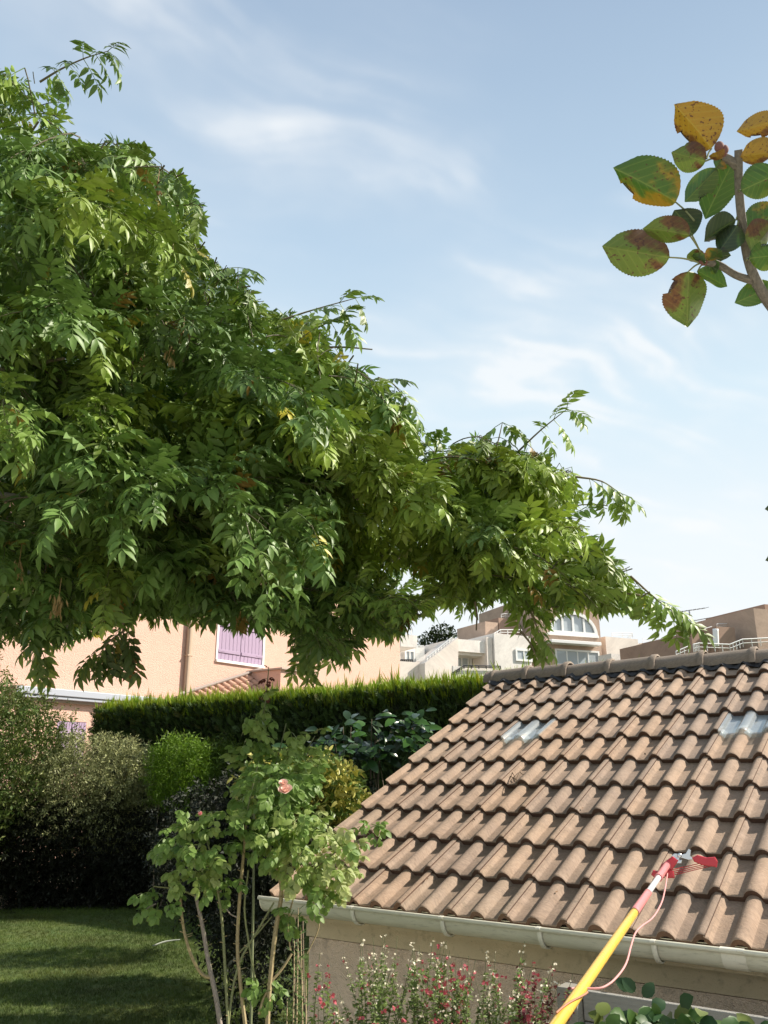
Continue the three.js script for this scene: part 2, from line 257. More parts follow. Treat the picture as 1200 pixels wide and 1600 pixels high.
{
  const spare = [[], []]; let shown = 0;
  const glassCols = [[842, 6], [1172, 6]].map(([px, k]) => Math.round((sAt(px, k + 0.5) - S0 - 0.15) / TW));
  for (let k = 0; k < COURSES; k++) for (let c = 0; c < ROOFLEN / TW; c++) {
    const s = S0 + c * TW, o = onRoof(s + rr(-0.0025, 0.0025), k + rr(-0.012, 0.012), rr(0, 0.003));
    const m = new THREE.Matrix4().makeBasis(gE, gN, roofZ).setPosition(o).multiply(new THREE.Matrix4().makeRotationY(rr(-0.006, 0.006)));
    const q = toPx(onRoof(s, k + 0.5)), glass = k === 6 && glassCols.includes(c);
    const loc = roof.matrixWorld.clone().invert().multiply(m);
    if (shown < 298 && q[0] < 1320 && q[0] > 300 || glass) {
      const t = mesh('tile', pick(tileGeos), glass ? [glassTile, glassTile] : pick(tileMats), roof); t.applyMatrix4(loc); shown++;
      if (glass) t.userData.label = 'clear glass roof tile';
    } else { const g = tileGeos[c % 5].clone(); g.clearGroups(); g.applyMatrix4(loc); spare[0].push(g); }
  }
  if (spare[0].length) { const r = mesh('tile_courses', mergeGeometries(spare[0]), tileMats[0][0], roof); r.userData.kind = 'stuff'; }
  // boards under the tiles
  wmesh('deck', boxIn(onRoof(0, 0), gE, gN, roofZ, S0 + 0.03, ROOFLEN - 0.5, -0.03, -0.012, -COURSES * GAUGE + 0.05, -0.07), std({ color: C(0.42, 0.43, 0.43), roughness: 0.9, map: rep(tWood, 2) }), roof);
  const HALF = 9.78 * GAUGE * Math.hypot(gU.x, gU.z), back = gH.clone(), bU = gH.clone().multiplyScalar(Math.hypot(gU.x, gU.z)).addScaledVector(UP, -gU.y), bN = gE.clone().cross(bU).normalize(); if (bN.y < 0) bN.negate();
  const apex = onRoof(0, 9.78);
  // far slope: the same tiles seen by nobody, as one sheet with rolls
  { const b = new GB(), nu = 120; const rows = [0.02, 1.6, 3.1].map((d) => { const r = []; for (let i = 0; i <= nu; i++) { const s = S0 + (ROOFLEN) * i / nu; r.push(b.v(apex.clone().addScaledVector(gE, s).addScaledVector(bU, d).addScaledVector(bN, 0.03 + 0.02 * Math.cos(i * 2.1)), s, d)); } return r; }); for (let j = 0; j < 2; j++) for (let i = 0; i < nu; i++) b.q(rows[j][i], rows[j][i + 1], rows[j + 1][i + 1], rows[j + 1][i]); wmesh('rear_slope', b.build(), tileMats[1][0], roof); }
  // ridge: dark crinkled roll and half-round caps
  { const b = new GB(), n = 260; let prev = null; for (let i = 0; i <= n; i++) { const s = S0 + ROOFLEN * i / n, row = []; for (let j = 0; j < 7; j++) { const t = j / 6, w = 0.012 * Math.sin(s * 95 + j * 1.7) + 0.014 * fbm(s * 18, j * 0.9, 2, 3); row.push(b.v(onRoof(s, lerp(9.34 + 0.05 * fbm(s * 4, 1, 3, 2), 9.62, t), 0.037 + 0.03 * t + w * 0.5 + 0.042 * (1 - t) * Math.pow(Math.max(0, Math.cos((s - S0 - 0.132) / 0.15 * 6.283)), 0.7)), s * 3, t)); } if (prev) for (let j = 0; j < 6; j++) b.q(prev[j], prev[j + 1], row[j + 1], row[j]); prev = row; } wmesh('ridge_roll', b.build(), std({ color: C(0.022, 0.02, 0.02), roughness: 0.55, side: THREE.DoubleSide }), roof); }
  const capMat = std({ color: C(0.275, 0.222, 0.178), roughness: 0.95, map: rep(tTile, 0.6, 1), bumpMap: tTileBump, bumpScale: 0.002 });
  const capGeo = (() => { const b = new GB(), L = 0.42, n = 12; const ring = (x, r, drop = 0) => { const o = []; for (let i = 0; i <= n; i++) { const a = Math.PI * (i / n); o.push(b.v(V(x, Math.sin(a) * r * 0.95 - drop, Math.cos(a) * r), x * 1.3, i / n * 0.35)); } return o; };
    const rs = [ring(0, 0.118), ring(0.004, 0.134), ring(0.04, 0.134), ring(0.048, 0.121), ring(L, 0.110), ring(L, 0.095), ring(0, 0.10)]; for (let j = 0; j < rs.length - 1; j++) for (let i = 0; i < n; i++) b.q(rs[j][i], rs[j][i + 1], rs[j + 1][i + 1], rs[j + 1][i]); return b.build(); })();
  const STEP = 0.365; for (let i = 0; i < Math.floor(ROOFLEN / STEP); i++) { const p = onRoof(S0 - 0.03 + (i + 1) * STEP, 9.78, 0).add(V(rr(-0.003, 0.003), 0.005 + rr(-0.004, 0.006), 0)), t = mesh('ridge_tile', capGeo, capMat, roof); t.applyMatrix4(roof.matrixWorld.clone().invert().multiply(new THREE.Matrix4().makeBasis(gE.clone().negate(), UP, gH.clone()).setPosition(p).multiply(new THREE.Matrix4().makeRotationZ(rr(-0.014, 0.0))))); }
  { const g = new THREE.SphereGeometry(0.122, 14, 8, 0, Math.PI * 2, 0, Math.PI / 2); g.scale(0.5, 0.95, 1); g.applyMatrix4(new THREE.Matrix4().makeBasis(gE, UP, gH.clone().negate()).setPosition(onRoof(S0 - 0.01, 9.78, 0.0))); wmesh('ridge_end_cap', g, capMat, roof); }

  wmesh('eave_filler', boxIn(onRoof(0, 0), gE, gN, roofZ, S0 + 0.01, ROOFLEN - 0.5, -0.01, 0.016, -0.06, -0.012), std({ color: C(0.10, 0.075, 0.055), roughness: 1, map: tTile }), roof);
  // walls
  const wallMat = std({ color: C(0.80, 0.635, 0.51), roughness: 0.98, map: rep(tBand, 0.6), bumpMap: rep(tStucco, 2.2), bumpScale: 0.012 });
  const bandMat = std({ color: C(0.62, 0.52, 0.36), roughness: 0.9, map: rep(tBand, 1.1), bumpMap: rep(tStucco, 3), bumpScale: 0.002 });
  const IN = 0.20, wo = gO.clone().setY(0), eaveY = gO.y, X0 = S0 + 0.10, X1 = ROOFLEN - 0.65, WH = eaveY - 0.20, D = HALF * 2 - 2 * IN;
  const nz = gH.clone().negate();
  wmesh('wall', boxIn(wo, gE, UP, nz, X0, X1, -0.1, WH, -IN - D, -IN), wallMat, garage);
  wmesh('wall_band', boxIn(wo, gE, UP, nz, X0 - 0.012, X1 + 0.012, WH + 0.006, eaveY - 0.02, -IN - D - 0.012, -IN + 0.014), bandMat, garage);
  // gable triangles
  for (const [x0, x1] of [[X0, X0 + 0.2], [X1 - 0.2, X1]]) { const b = new GB(); const pts = (x) => [[-IN, eaveY - 0.02], [-IN - D, eaveY - 0.02], [-IN - D / 2, apex.y - 0.10]].map(([z, y]) => b.v(wo.clone().addScaledVector(gE, x).addScaledVector(nz, z).setY(y), z, y)); const A = pts(x0), B = pts(x1); b.t(...A); b.t(B[0], B[2], B[1]); b.q(A[0], B[0], B[1], A[1]); b.q(A[0], A[2], B[2], B[0]); b.q(A[1], B[1], B[2], A[2]); wmesh('gable', flat(b.build()), wallMat, garage); }
  // fascia board along the eave, then the gutter
  wmesh('fascia', boxIn(wo, gE, UP, nz, S0 + 0.02, X1 + 0.3, eaveY - 0.075, eaveY - 0.012, -IN + 0.02, -0.018), bandMat, garage);
  const gut = sub('gutter', garage), gm = std({ color: C(0.66, 0.655, 0.55), roughness: 0.34, map: rep(tBand, 0.9, 6) });
  const gc = (s) => wo.clone().addScaledVector(gE, s).addScaledVector(nz, 0.052).setY(eaveY + 0.026 - 0.006 * (s - S0) / ROOFLEN);
  const ringProf = (R, r) => { const p = []; for (let i = 0; i <= 18; i++) { const a = Math.PI + Math.PI * i / 18; p.push([Math.cos(a) * R, Math.sin(a) * R * 1.12]); } for (let i = 0; i <= 8; i++) { const a = Math.PI - i / 8 * 1.75 * Math.PI; p.push([R + 0.0085 + Math.cos(a) * r, 0.004 + Math.sin(a) * r]); } for (let i = 18; i >= 0; i--) { const a = Math.PI + Math.PI * i / 18; p.push([Math.cos(a) * (R - 0.003), Math.sin(a) * (R - 0.003) * 1.12 + 0.001]); } return p; };
  const sweep = (s0, s1, prof, seg = 1) => { const b = new GB(); let prev = null; for (let j = 0; j <= seg; j++) { const s = lerp(s0, s1, j / seg), c = gc(s), row = prof.map(([z, y], i) => b.v(c.clone().addScaledVector(nz, z).addScaledVector(UP, y), s, i * 0.01)); if (prev) for (let i = 0; i < prof.length - 1; i++) b.q(prev[i], prev[i + 1], row[i + 1], row[i]); prev = row; } return b.build(); };
  gm.side = THREE.DoubleSide;
  wmesh('channel', sweep(S0 + 0.0, X1 + 0.2, ringProf(0.064, 0.0105), 40), gm, gut);
  { const cpts = []; const c = gc(S0 - 0.002); const b = new GB(), m = b.v(c); for (let i = 0; i <= 18; i++) { const a = Math.PI + Math.PI * i / 18; cpts.push(b.v(c.clone().addScaledVector(nz, Math.cos(a) * 0.066).addScaledVector(UP, Math.sin(a) * 0.074))); } for (let i = 0; i < 18; i++) b.t(m, cpts[i], cpts[i + 1]); wmesh('end_cap', b.build(), gm, gut); }
  const collar = (s, w, R) => { const p = []; for (let i = 0; i <= 20; i++) { const a = Math.PI * 1.0 + (Math.PI * 1.0) * i / 20; p.push([Math.cos(a) * R, Math.sin(a) * R * 1.1]); } p.push([R + 0.016, 0.004], [R + 0.014, 0.014], [R - 0.004, 0.016]); const o = p.map(([z, y]) => [z, y]); const b = new GB(); const rowAt = (ss, d) => o.map(([z, y]) => b.v(gc(ss).addScaledVector(nz, z * (1 - d)).addScaledVector(UP, y * (1 - d)), ss, z)); const R4 = [rowAt(s - w, 0.07), rowAt(s - w, 0), rowAt(s + w, 0), rowAt(s + w, 0.07)]; for (let j = 0; j < 3; j++) for (let i = 0; i < o.length - 1; i++) b.q(R4[j][i], R4[j][i + 1], R4[j + 1][i + 1], R4[j + 1][i]); return b.build(); };
  const gm2 = gm.clone(); gm2.color = C(0.80, 0.79, 0.70);
  for (const px of [573, 712, 862, 1038, 1290]) { const s = sAt(px); wmesh('bracket', collar(s, 0.010, 0.0765), gm2, gut); }
  wmesh('joint_sleeve', collar(sAt(1158), 0.045, 0.0675), gm2, gut);
}

// ------------------------------------------------------------------ thuja hedge
const hDir = azDir(120.6), hNorm = azDir(210.6);              // along, facing the garden
{
  const P = at(100, 1409, 19.6).setY(0); P.addScaledVector(hNorm, 0);
  const hedge = thing('hedge', 'long clipped conifer hedge with a dark face and a sunlit top, below the peach house', 'hedge', P);
  const leftS = hit(140, 1200, P, hNorm).sub(P).dot(hDir), rightS = leftS + 19;
  const topAt = (s) => { const q = P.clone().addScaledVector(hDir, s), px = toPx(q.clone().setY(H))[0], py = lerp(1106, 1062, clamp((px - 135) / 615, -0.2, 1.1)); return hit(px, py, P, hNorm).y - 0.10; };
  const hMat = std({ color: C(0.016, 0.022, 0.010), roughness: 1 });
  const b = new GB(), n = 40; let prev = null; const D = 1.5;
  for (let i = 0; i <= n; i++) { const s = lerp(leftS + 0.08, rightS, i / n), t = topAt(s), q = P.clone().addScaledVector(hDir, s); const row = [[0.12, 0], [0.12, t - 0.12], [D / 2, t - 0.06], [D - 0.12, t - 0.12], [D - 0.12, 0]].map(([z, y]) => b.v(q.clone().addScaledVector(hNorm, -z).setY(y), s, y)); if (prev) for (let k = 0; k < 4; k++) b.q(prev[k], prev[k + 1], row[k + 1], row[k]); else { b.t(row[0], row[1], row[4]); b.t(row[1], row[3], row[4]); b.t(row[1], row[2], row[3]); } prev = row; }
  hMat.side = THREE.DoubleSide; wmesh('dark_core', b.build(), hMat, hedge);  // solid near-black core; the shade inside the hedge is put into its colour
  // flat scaly sprays
  const spray = (k) => { const g = new GB(); const L = 0.17; for (let i = 0; i < 7; i++) { const t = i / 7, sd = i % 2 ? 1 : -1; blade(g, V(L * t * 0.8, 0, 0), V(0.8, rr(-0.2, 0.1), sd * rr(0.3, 0.7)).normalize(), V(0, 1, 0.2), L * (0.62 - 0.35 * t), 0.020, 0.1, rr(0, 0.2), [[0.4, 1]]); } blade(g, V(0, 0, 0), V(1, 0, 0), UP, L * 1.1, 0.02, 0.1, 0.1, [[0.5, 1]]); return g.build(); };
  const sg = [0, 1, 2].map(spray), list = [];
  for (let i = 0; i < 30000; i++) {
    const s = leftS + Math.pow(rnd(), 1.0) * 15.5, t = topAt(s), top = rnd() < 0.16, end = !top && rnd() < 0.10, y = top ? t - 0.08 - 0.08 * rnd() : Math.pow(rnd(), 0.75) * (t - 0.02), z = top ? rnd() * D : end ? rnd() * D : -0.02 + 0.2 * rnd() + 0.14 * fbm(s * 1.1, y * 1.1, 0, 3);
    const p = P.clone().addScaledVector(hDir, end ? leftS + 0.12 * rnd() : s).addScaledVector(hNorm, -z).setY(y);
    const out = top ? UP : end ? hDir.clone().negate() : hNorm, d = out.clone().multiplyScalar(rr(0.3, 1)).add(V(gauss() * 0.6, rr(0.2, 1.0), gauss() * 0.6));
    const k = rr(0.6, 1.25) * (rnd() < 0.15 ? 1.5 : 1), brown = rnd() < 0.05;
    list.push({ m: frame(p, d, V(gauss(), gauss() + 0.3, gauss()), rr(0.7, 1.3)), c: brown ? C(1.1 * k, 0.75 * k, 0.5 * k) : C(0.9 * k, k, 0.8 * k) });
  }
  instances('foliage', sg, leafMat(0.055, 0.085, 0.025, 0.6, 0.2), list, hedge);
  // young upright shoots on the top
  const shoot = (k) => { const g = new GB(); for (let i = 0; i < 5; i++) blade(g, V(0.02 * i, rr(-0.004, 0.004), rr(-0.004, 0.004)), V(1, rr(-0.3, 0.3), rr(-0.3, 0.3)).normalize(), V(0, rr(0.2, 1), rr(-1, 1)).normalize(), 0.16 * rr(0.7, 1.2), 0.014, 0.1, 0.1, [[0.4, 1]]); return g.build(); };
  const sh = [0, 1, 2].map(shoot), l2 = [];
  for (let i = 0; i < 13000; i++) { const s = leftS + rnd() * 15.5, t = topAt(s), z = Math.pow(rnd(), 1.5) * D, p = P.clone().addScaledVector(hDir, s).addScaledVector(hNorm, -z).setY(t - 0.02 - (z < 0.08 ? rnd() * 0.25 : 0) + 0.05 * fbm(s * 2, z * 2, 1, 2)); const k = rr(0.65, 1.2); l2.push({ m: frame(p, V(gauss() * 0.22, 1, gauss() * 0.22).addScaledVector(hNorm, z < 0.1 ? 0.2 : 0), V(gauss(), 0, gauss()), rr(0.6, 1.35) * (rnd() < 0.08 ? 1.5 : 1)), c: C(k * rr(0.8, 1.2), k, 0.7 * k) }); }
  instances('young_shoots', sh, leafMat(0.32, 0.42, 0.04, 0.55, 0.6), l2, hedge);
}

// ------------------------------------------------------------------ peach house
{
  const fDir = azDir(36), fN = azDir(126), P = at(375, 1040, 27);
  const FP = (px, py, out = 0) => hit(px, py, P.clone().addScaledVector(fN, out), fN);
  const base = FP(375, 1040).setY(0);
  const house = thing('peach_house', 'peach rendered house with lilac shutters behind the hedge', 'house', base);
  const sOf = (p) => p.clone().sub(base).dot(fDir), rect = (x0, y0, x1, y1) => { const a = FP(x0, y0), c = FP(x1, y1); return [sOf(a), sOf(c), c.y, a.y]; };
  const peach = std({ color: C(0.68, 0.435, 0.345), roughness: 0.97, map: rep(tFaint, 0.4), bumpMap: rep(tStucco, 0.9), bumpScale: 0.02 });
  const box = (x0, x1, y0, y1, z0, z1, bev) => boxIn(base, fDir, UP, fN, x0, x1, y0, y1, z0, z1, bev);
  const sR = sOf(FP(625, 1040)), sL = sOf(FP(-330, 1040)), topY = FP(500, 905).y;
  const win = rect(343, 962, 409, 1040), low = rect(90, 1126, 131, 1170), pipeS = sOf(FP(290, 1040));
  // front wall in pieces round the two windows
  { const L = []; const z0 = -0.35, z1 = 0; const add = (a, b2, c, d) => L.push(box(a, b2, c, d, z0, z1)); add(sL, low[0], -0.2, topY); add(low[0], low[1], low[3], topY); add(low[0], low[1], -0.2, low[2] - 0.6); add(low[1], win[0], -0.2, topY); add(win[0], win[1], win[3], topY); add(win[0], win[1], -0.2, win[2]); add(win[1], sR, -0.2, topY); wmesh('wall', merge(L), peach, house); }
  wmesh('side_wall', merge([box(sR - 0.35, sR, -0.2, topY, -9, -0.352), box(sL, sL + 0.35, -0.2, topY, -9, -0.352), box(sL, sR, -0.2, topY, -9.35, -9.002)]), peach, house);
  { const g = new GB(), y = topY, e0 = sL - 0.4, e1 = sR + 0.3; const A = (s, z, yy) => g.v(base.clone().addScaledVector(fDir, s).addScaledVector(fN, z).setY(yy), s, z); const r = [A(e0, 0.5, y - 0.05), A(e1, 0.5, y - 0.05), A(e1, -4.6, y + 1.9), A(e0, -4.6, y + 1.9), A(e1, -9.8, y - 0.05), A(e0, -9.8, y - 0.05)]; g.q(r[0], r[1], r[2], r[3]); g.q(r[3], r[2], r[4], r[5]); g.t(r[1], r[4], r[2]); g.t(r[0], r[3], r[5]); wmesh('roof', flat(g.build()), std({ color: C(0.33, 0.17, 0.11), roughness: 0.95, map: rep(tTile, 0.5), side: THREE.DoubleSide }), house); }
  const lilac = std({ color: C(0.38, 0.28, 0.41), roughness: 0.6, map: rep(tMottle, 0.8) });
  const frameM = std({ color: C(0.78, 0.76, 0.72), roughness: 0.6 });
  const shutters = (r, nPlank, withSill) => {
    const [a, b2, y0, y1] = r, w = sub('window', house);
    wmesh('pane', box(a, b2, y0, y1, -0.2, -0.18), glassDark, w);
    if (withSill) wmesh('frame', merge([box(a - 0.07, a, y0 - 0.07, y1 + 0.07, -0.05, 0.03), box(b2, b2 + 0.07, y0 - 0.07, y1 + 0.07, -0.05, 0.03), box(a, b2, y1, y1 + 0.07, -0.05, 0.03)]), frameM, w);
    if (withSill) wmesh('sill', box(a - 0.07, b2 + 0.07, y0 - 0.09, y0 - 0.002, -0.1, 0.07, 0.015), frameM, w);
    for (const side of [0, 1]) {
      const s = sub('shutter', house), c0 = lerp(a, b2, side * 0.5) + (side ? 0.008 : 0), c1 = lerp(a, b2, 0.5 + side * 0.5) - (side ? 0 : 0.008), pw = (c1 - c0) / nPlank;
      for (let i = 0; i < nPlank; i++) wmesh('plank', box(c0 + i * pw + 0.004, c0 + (i + 1) * pw - 0.004, y0 + 0.015, y1 - 0.01, -0.03, 0.0 + rr(0, 0.004), 0.006), lilac, s);
      for (const t of [0.20, 0.8]) wmesh('ledge', box(c0 + 0.02, c1 - 0.02, lerp(y0, y1, t) - 0.05, lerp(y0, y1, t) + 0.05, 0.006, 0.03, 0.006), lilac, s);
      wmesh('hinge', box(side ? c1 - 0.3 : c0, side ? c1 : c0 + 0.3, lerp(y0, y1, 0.2) - 0.015, lerp(y0, y1, 0.2) + 0.015, 0.031, 0.036), lilac, s);
    }
  };
  shutters(win, 6, true); shutters([low[0], low[1], low[2] - 0.6, low[3]], 6, false);
  wmesh('downpipe', merge([tube([0, 0.5, 1].map((t) => base.clone().addScaledVector(fDir, pipeS).addScaledVector(fN, 0.09).setY(lerp(0.1, topY, t))), [0.085, 0.085], 12), ...[0.35, 0.62, 0.9].map((t) => box(pipeS - 0.1, pipeS + 0.1, topY * t, topY * t + 0.04, 0.002, 0.18, 0.012))]), std({ color: C(0.42, 0.31, 0.22), roughness: 0.6 }), house);
  // awning folded in its long case
  const aw = rect(16, 1070, 205, 1093), awn = sub('awning', house), yA = FP(16, 1084).y, sA = sOf(FP(16, 1084)), sB = sOf(FP(240, 1084));
  const caseM = std({ color: C(0.36, 0.38, 0.43), roughness: 0.45 });
  wmesh('case', merge([box(sA, sB, yA + 0.02, yA + 0.19, 0.03, 0.26, 0.02), box(sA, sB, yA - 0.06, yA + 0.012, 0.06, 0.22, 0.012)]), caseM, awn);
  wmesh('valance', box(sA + 0.05, sB - 0.05, yA - 0.13, yA - 0.066, 0.10, 0.125, 0.004), std({ color: C(0.28, 0.22, 0.17), roughness: 0.9 }), awn);
  wmesh('end_cap', box(sA - 0.05, sA - 0.002, yA - 0.1, yA + 0.2, 0.02, 0.27, 0.02), std({ color: C(0.22, 0.17, 0.12), roughness: 0.7 }), awn);
  // porch: capped pier and a small tiled slope against the house
  const porch = sub('porch', house), red = std({ color: C(0.55, 0.34, 0.25), roughness: 0.95, map: tTile, side: THREE.DoubleSide });
  const A = FP(283, 1088, 0.05), B = FP(404, 1050, 0.05), X = B.clone().sub(A), L = X.length(); X.normalize();
  const Zd = fN.clone().multiplyScalar(0.82).addScaledVector(UP, -0.57), Zp = Zd.clone().addScaledVector(X, -Zd.dot(X)).normalize(), Y = Zp.clone().cross(X).normalize();
  for (let r = 0; r < 6; r++) for (let c = 0; c < 13; c++) { const g = new THREE.CylinderGeometry(0.085, 0.115, 0.33, 6, 1, true, -Math.PI / 2, Math.PI); g.rotateX(-Math.PI / 2); const pos = A.clone().addScaledVector(X, (c + 0.5) / 13 * L).addScaledVector(Zp, 0.16 + r * 0.27); g.applyMatrix4(new THREE.Matrix4().makeBasis(X, Y, Zp).setPosition(pos)); wmesh('tile', g, red, porch); }
  wmesh('slope_board', boxIn(A, X, Y, Zp, 0, L, -0.08, -0.01, 0, 1.7), std({ color: C(0.30, 0.13, 0.08), roughness: 1 }), porch);
  wmesh('verge', boxIn(A, X, Y, Zp, -0.1, L + 0.05, 0.09, 0.14, -0.02, 0.07), std({ color: C(0.3, 0.25, 0.22), roughness: 0.9 }), porch);
  { const p0 = sOf(FP(405, 1060, 0.5)), p1 = sOf(FP(430, 1060, 0.5)), yP = FP(418, 1051, 0.5).y, capM = std({ color: C(0.42, 0.33, 0.28), roughness: 0.9 });
    wmesh('pier', box(p0, p1, 0, yP, 0.002, 1.4), peach, porch);
    wmesh('cap', box(p0 - 0.06, p1 + 0.45, yP + 0.002, yP + 0.06, 0.003, 1.5, 0.01), capM, porch);
    wmesh('verge', bar(FP(432, 1050, 0.5), FP(470, 1039, 0.2), 0.05), capM, porch); }
  const ter = boxIn(base, fDir, UP, fN, sL, sR + 3, 0.002, 0.06, 0.01, 3.5); struct('added_bounce_terrace', ter, std({ color: C(0.58, 0.52, 0.44), roughness: 0.95, map: rep(tMottle, 0.5) }));  // pale paving behind the hedge, added to bounce sun up the facade
}

// ------------------------------------------------------------------ stepped flats farther off
{
  const cream = std({ color: C(0.84, 0.80, 0.76), roughness: 0.95, map: rep(tMottle, 0.12), bumpMap: rep(tStucco, 0.6), bumpScale: 0.015 });
  const creamB = std({ color: C(0.82, 0.745, 0.68), roughness: 0.95, map: rep(tMottle, 0.12) });
  const tan = std({ color: C(0.50, 0.37, 0.29), roughness: 0.95, map: rep(tMottle, 0.12), bumpMap: rep(tStucco, 0.6), bumpScale: 0.015 });
  const brown = std({ color: C(0.37, 0.25, 0.19), roughness: 0.95, map: rep(tMottle, 0.12) });
  const win = new THREE.MeshPhysicalMaterial({ color: C(0.42, 0.47, 0.50), roughness: 0.12, clearcoat: 1 });
  const winD = glassDark, fr = white;
  function block(name, label, cat, azN, D, px, py) {
    const n = azDir(azN), x = azDir(azN - 90), P = at(px, py, D), base = P.clone().setY(0);
    const t = thing(name, label, cat, base);
    const h = (a, b, z) => { const p = hit(a, b, base.clone().addScaledVector(n, z), n); return [p.clone().sub(base).dot(x), p.y]; };
    const r = (x0, y0, x1, y1, z) => { const a = h(x0, y0, z), c = h(x1, y1, z), yc = (h((x0 + x1) / 2, y0, z)[1]), yd = h((x0 + x1) / 2, y1, z)[1]; return [Math.min(a[0], c[0]), Math.max(a[0], c[0]), Math.min(yc, yd), Math.max(yc, yd)]; };
    const bx = (nm, m, x0, y0, x1, y1, z, deep, parent = t, bev) => { const q = r(x0, y0, x1, y1, z); return wmesh(nm, boxIn(base, x, UP, n, q[0], q[1], q[2], q[3], z - deep, z, bev), m, parent); };
    const pt = (a, b, z) => { const q = h(a, b, z); return base.clone().addScaledVector(x, q[0]).addScaledVector(n, z).setY(q[1]); };
    const window = (x0, y0, x1, y1, z, mull = 1, glass = win) => { const w = sub('window', t), q = r(x0, y0, x1, y1, z), e = 0.07; wmesh('pane', boxIn(base, x, UP, n, q[0], q[1], q[2], q[3], z - 0.06, z + 0.012), glass, w); const L = [boxIn(base, x, UP, n, q[0] - e, q[0] + e, q[2] - e, q[3] + e, z + 0.014, z + 0.08), boxIn(base, x, UP, n, q[1] - e, q[1] + e, q[2] - e, q[3] + e, z + 0.014, z + 0.08), boxIn(base, x, UP, n, q[0] + e + 0.001, q[1] - e - 0.001, q[3] - e, q[3] + e, z + 0.014, z + 0.08), boxIn(base, x, UP, n, q[0] + e + 0.001, q[1] - e - 0.001, q[2] - e, q[2] + e, z + 0.014, z + 0.08)]; for (let i = 1; i <= mull; i++) { const c = lerp(q[0], q[1], i / (mull + 1)); L.push(boxIn(base, x, UP, n, c - 0.05, c + 0.05, q[2] + e + 0.001, q[3] - e - 0.001, z + 0.014, z + 0.07)); } wmesh('frame', merge(L), fr, w); };
    const rail = (pts, z, gap, bars, m = white, rad = 0.035) => { const L = [], g = sub('railing', t); for (let i = 0; i < pts.length - 1; i++) { const A = pt(...pts[i], pts[i][2] ?? z), B = pt(...pts[i + 1], pts[i + 1][2] ?? z); const d = pt(pts[i][0], pts[i][1] + gap, z).y - A.y; L.push(bar(A, B, rad, 5)); L.push(bar(A.clone().lerp(B, 0).add(V(0, d * 0.5, 0)), B.clone().add(V(0, d * 0.5, 0)), rad * 0.7, 4)); for (let k = 0; k <= bars; k++) { const a = A.clone().lerp(B, k / bars); L.push(bar(a.clone().add(V(0, d, 0)), a, rad * 0.8, 4)); } } wmesh('rail', merge(L), m, g); };
    return { t, n, x, base, bx, r, pt, window, rail, h };
  }
  // white stepped flats between the peach house and the garage
  {
    const b = block('apartment_block', 'white stepped flats with recessed balconies and sloping stair wall, left of the arched block', 'apartment block', 152, 62, 720, 1040);
    b.bx('lower_wall', creamB, 612, 1034, 668, 1120, 0.4, 8);
    b.bx('upper_wall', cream, 626, 992, 652, 1011, -0.2, 6);
    b.bx('back_wall', cream, 612, 1011, 664, 1040, -2.6, 3);
    b.window(633, 1017, 647, 1033, -2.55, 1);
    b.rail([[626, 1031], [645, 1031]], 0.35, 4, 6, darkMetal, 0.05); b.rail([[650, 1009], [662, 1009]], 0.3, 24, 7, white, 0.03);
    b.rail([[629, 983], [643, 983], [643, 990]], -2, 9, 1, white, 0.03);
    { const g = new GB(), z0 = 1.2, z1 = -1; const ring = (z) => [[664, 1036], [716, 996], [716, 1120], [664, 1120]].map(([a, c]) => { const p = b.pt(a, c, 1.2); return g.v(p.clone().addScaledVector(b.n, z - 1.2), p.x, p.y); }); const A = ring(z0), B = ring(z1); g.q(A[0], A[3], A[2], A[1]); for (let i = 0; i < 4; i++) g.q(A[i], A[(i + 1) % 4], B[(i + 1) % 4], B[i]); wmesh('stair_wall', flat(g.build()), creamB, b.t); }
    b.rail([[667, 1027], [706, 996]], 0.9, 7, 9, white, 0.045);
    b.bx('upper_wall', cream, 708, 1000, 762, 1019, 0.9, 6);
    b.bx('back_wall', cream, 705, 1019, 765, 1060, -0.9, 3);
    b.bx('soffit', cream, 704, 1019.3, 762, 1024, 0.6, 1.4);
    b.window(710, 1027, 732, 1052, -0.85, 1); b.window(735, 1029, 752, 1044, -0.85, 1, winD);
    b.bx('balcony_front', cream, 708, 1043, 785, 1075, 2.2, 0.2);
    b.rail([[706, 1052, 2.4], [725, 1040, 2.4], [782, 1041, 2.4]], 2.4, 5, 5, darkMetal, 0.045);
    b.bx('tall_wall', cream, 772, 992, 833, 1080, 1.3, 7);
    b.bx('tall_side', creamB, 760, 996, 771.9, 1080, 1.1, 6);
    b.bx('roof_box', brown, 779, 967, 812, 995, -1.6, 4); b.bx('roof_box_side', tan, 758, 972, 778.8, 1000, -1.6, 4);
    b.rail([[768, 992], [782, 984], [815, 984]], 0.9, 8, 3, white, 0.04); b.rail([[783, 960], [790, 959], [808, 960]], -2, 7, 1, white, 0.03);
    b.window(806, 1016, 830, 1032, 1.32, 1);
  }
  // brown block with the half-round window
  {
    const b = block('arched_apartment_block', 'brown block with a white half round window above a ledge', 'apartment block', 158, 68, 890, 1000);
    const wy = [934, 1080];
    // wall with a real arched opening
    const q = b.r(833, 934, 945, 1080, 0), s = new THREE.Shape([[q[0], q[2]], [q[1], q[2]], [q[1], q[3]], [q[0], q[3]]].map(([a, c]) => new THREE.Vector2(a, c)));
    const ar = b.r(857, 955, 934, 991, 0), w = ar[1] - ar[0], hh = ar[3] - ar[2], archPts = (m) => { const o = []; for (let i = 0; i <= 24; i++) { const a = Math.PI * i / 24; o.push(new THREE.Vector2((ar[0] + ar[1]) / 2 + Math.cos(a) * (w / 2 + m), ar[2] - m * 0 + Math.sin(a) * (hh + m))); } return o; };
    const hole = new THREE.Path(archPts(0)); s.holes.push(hole);
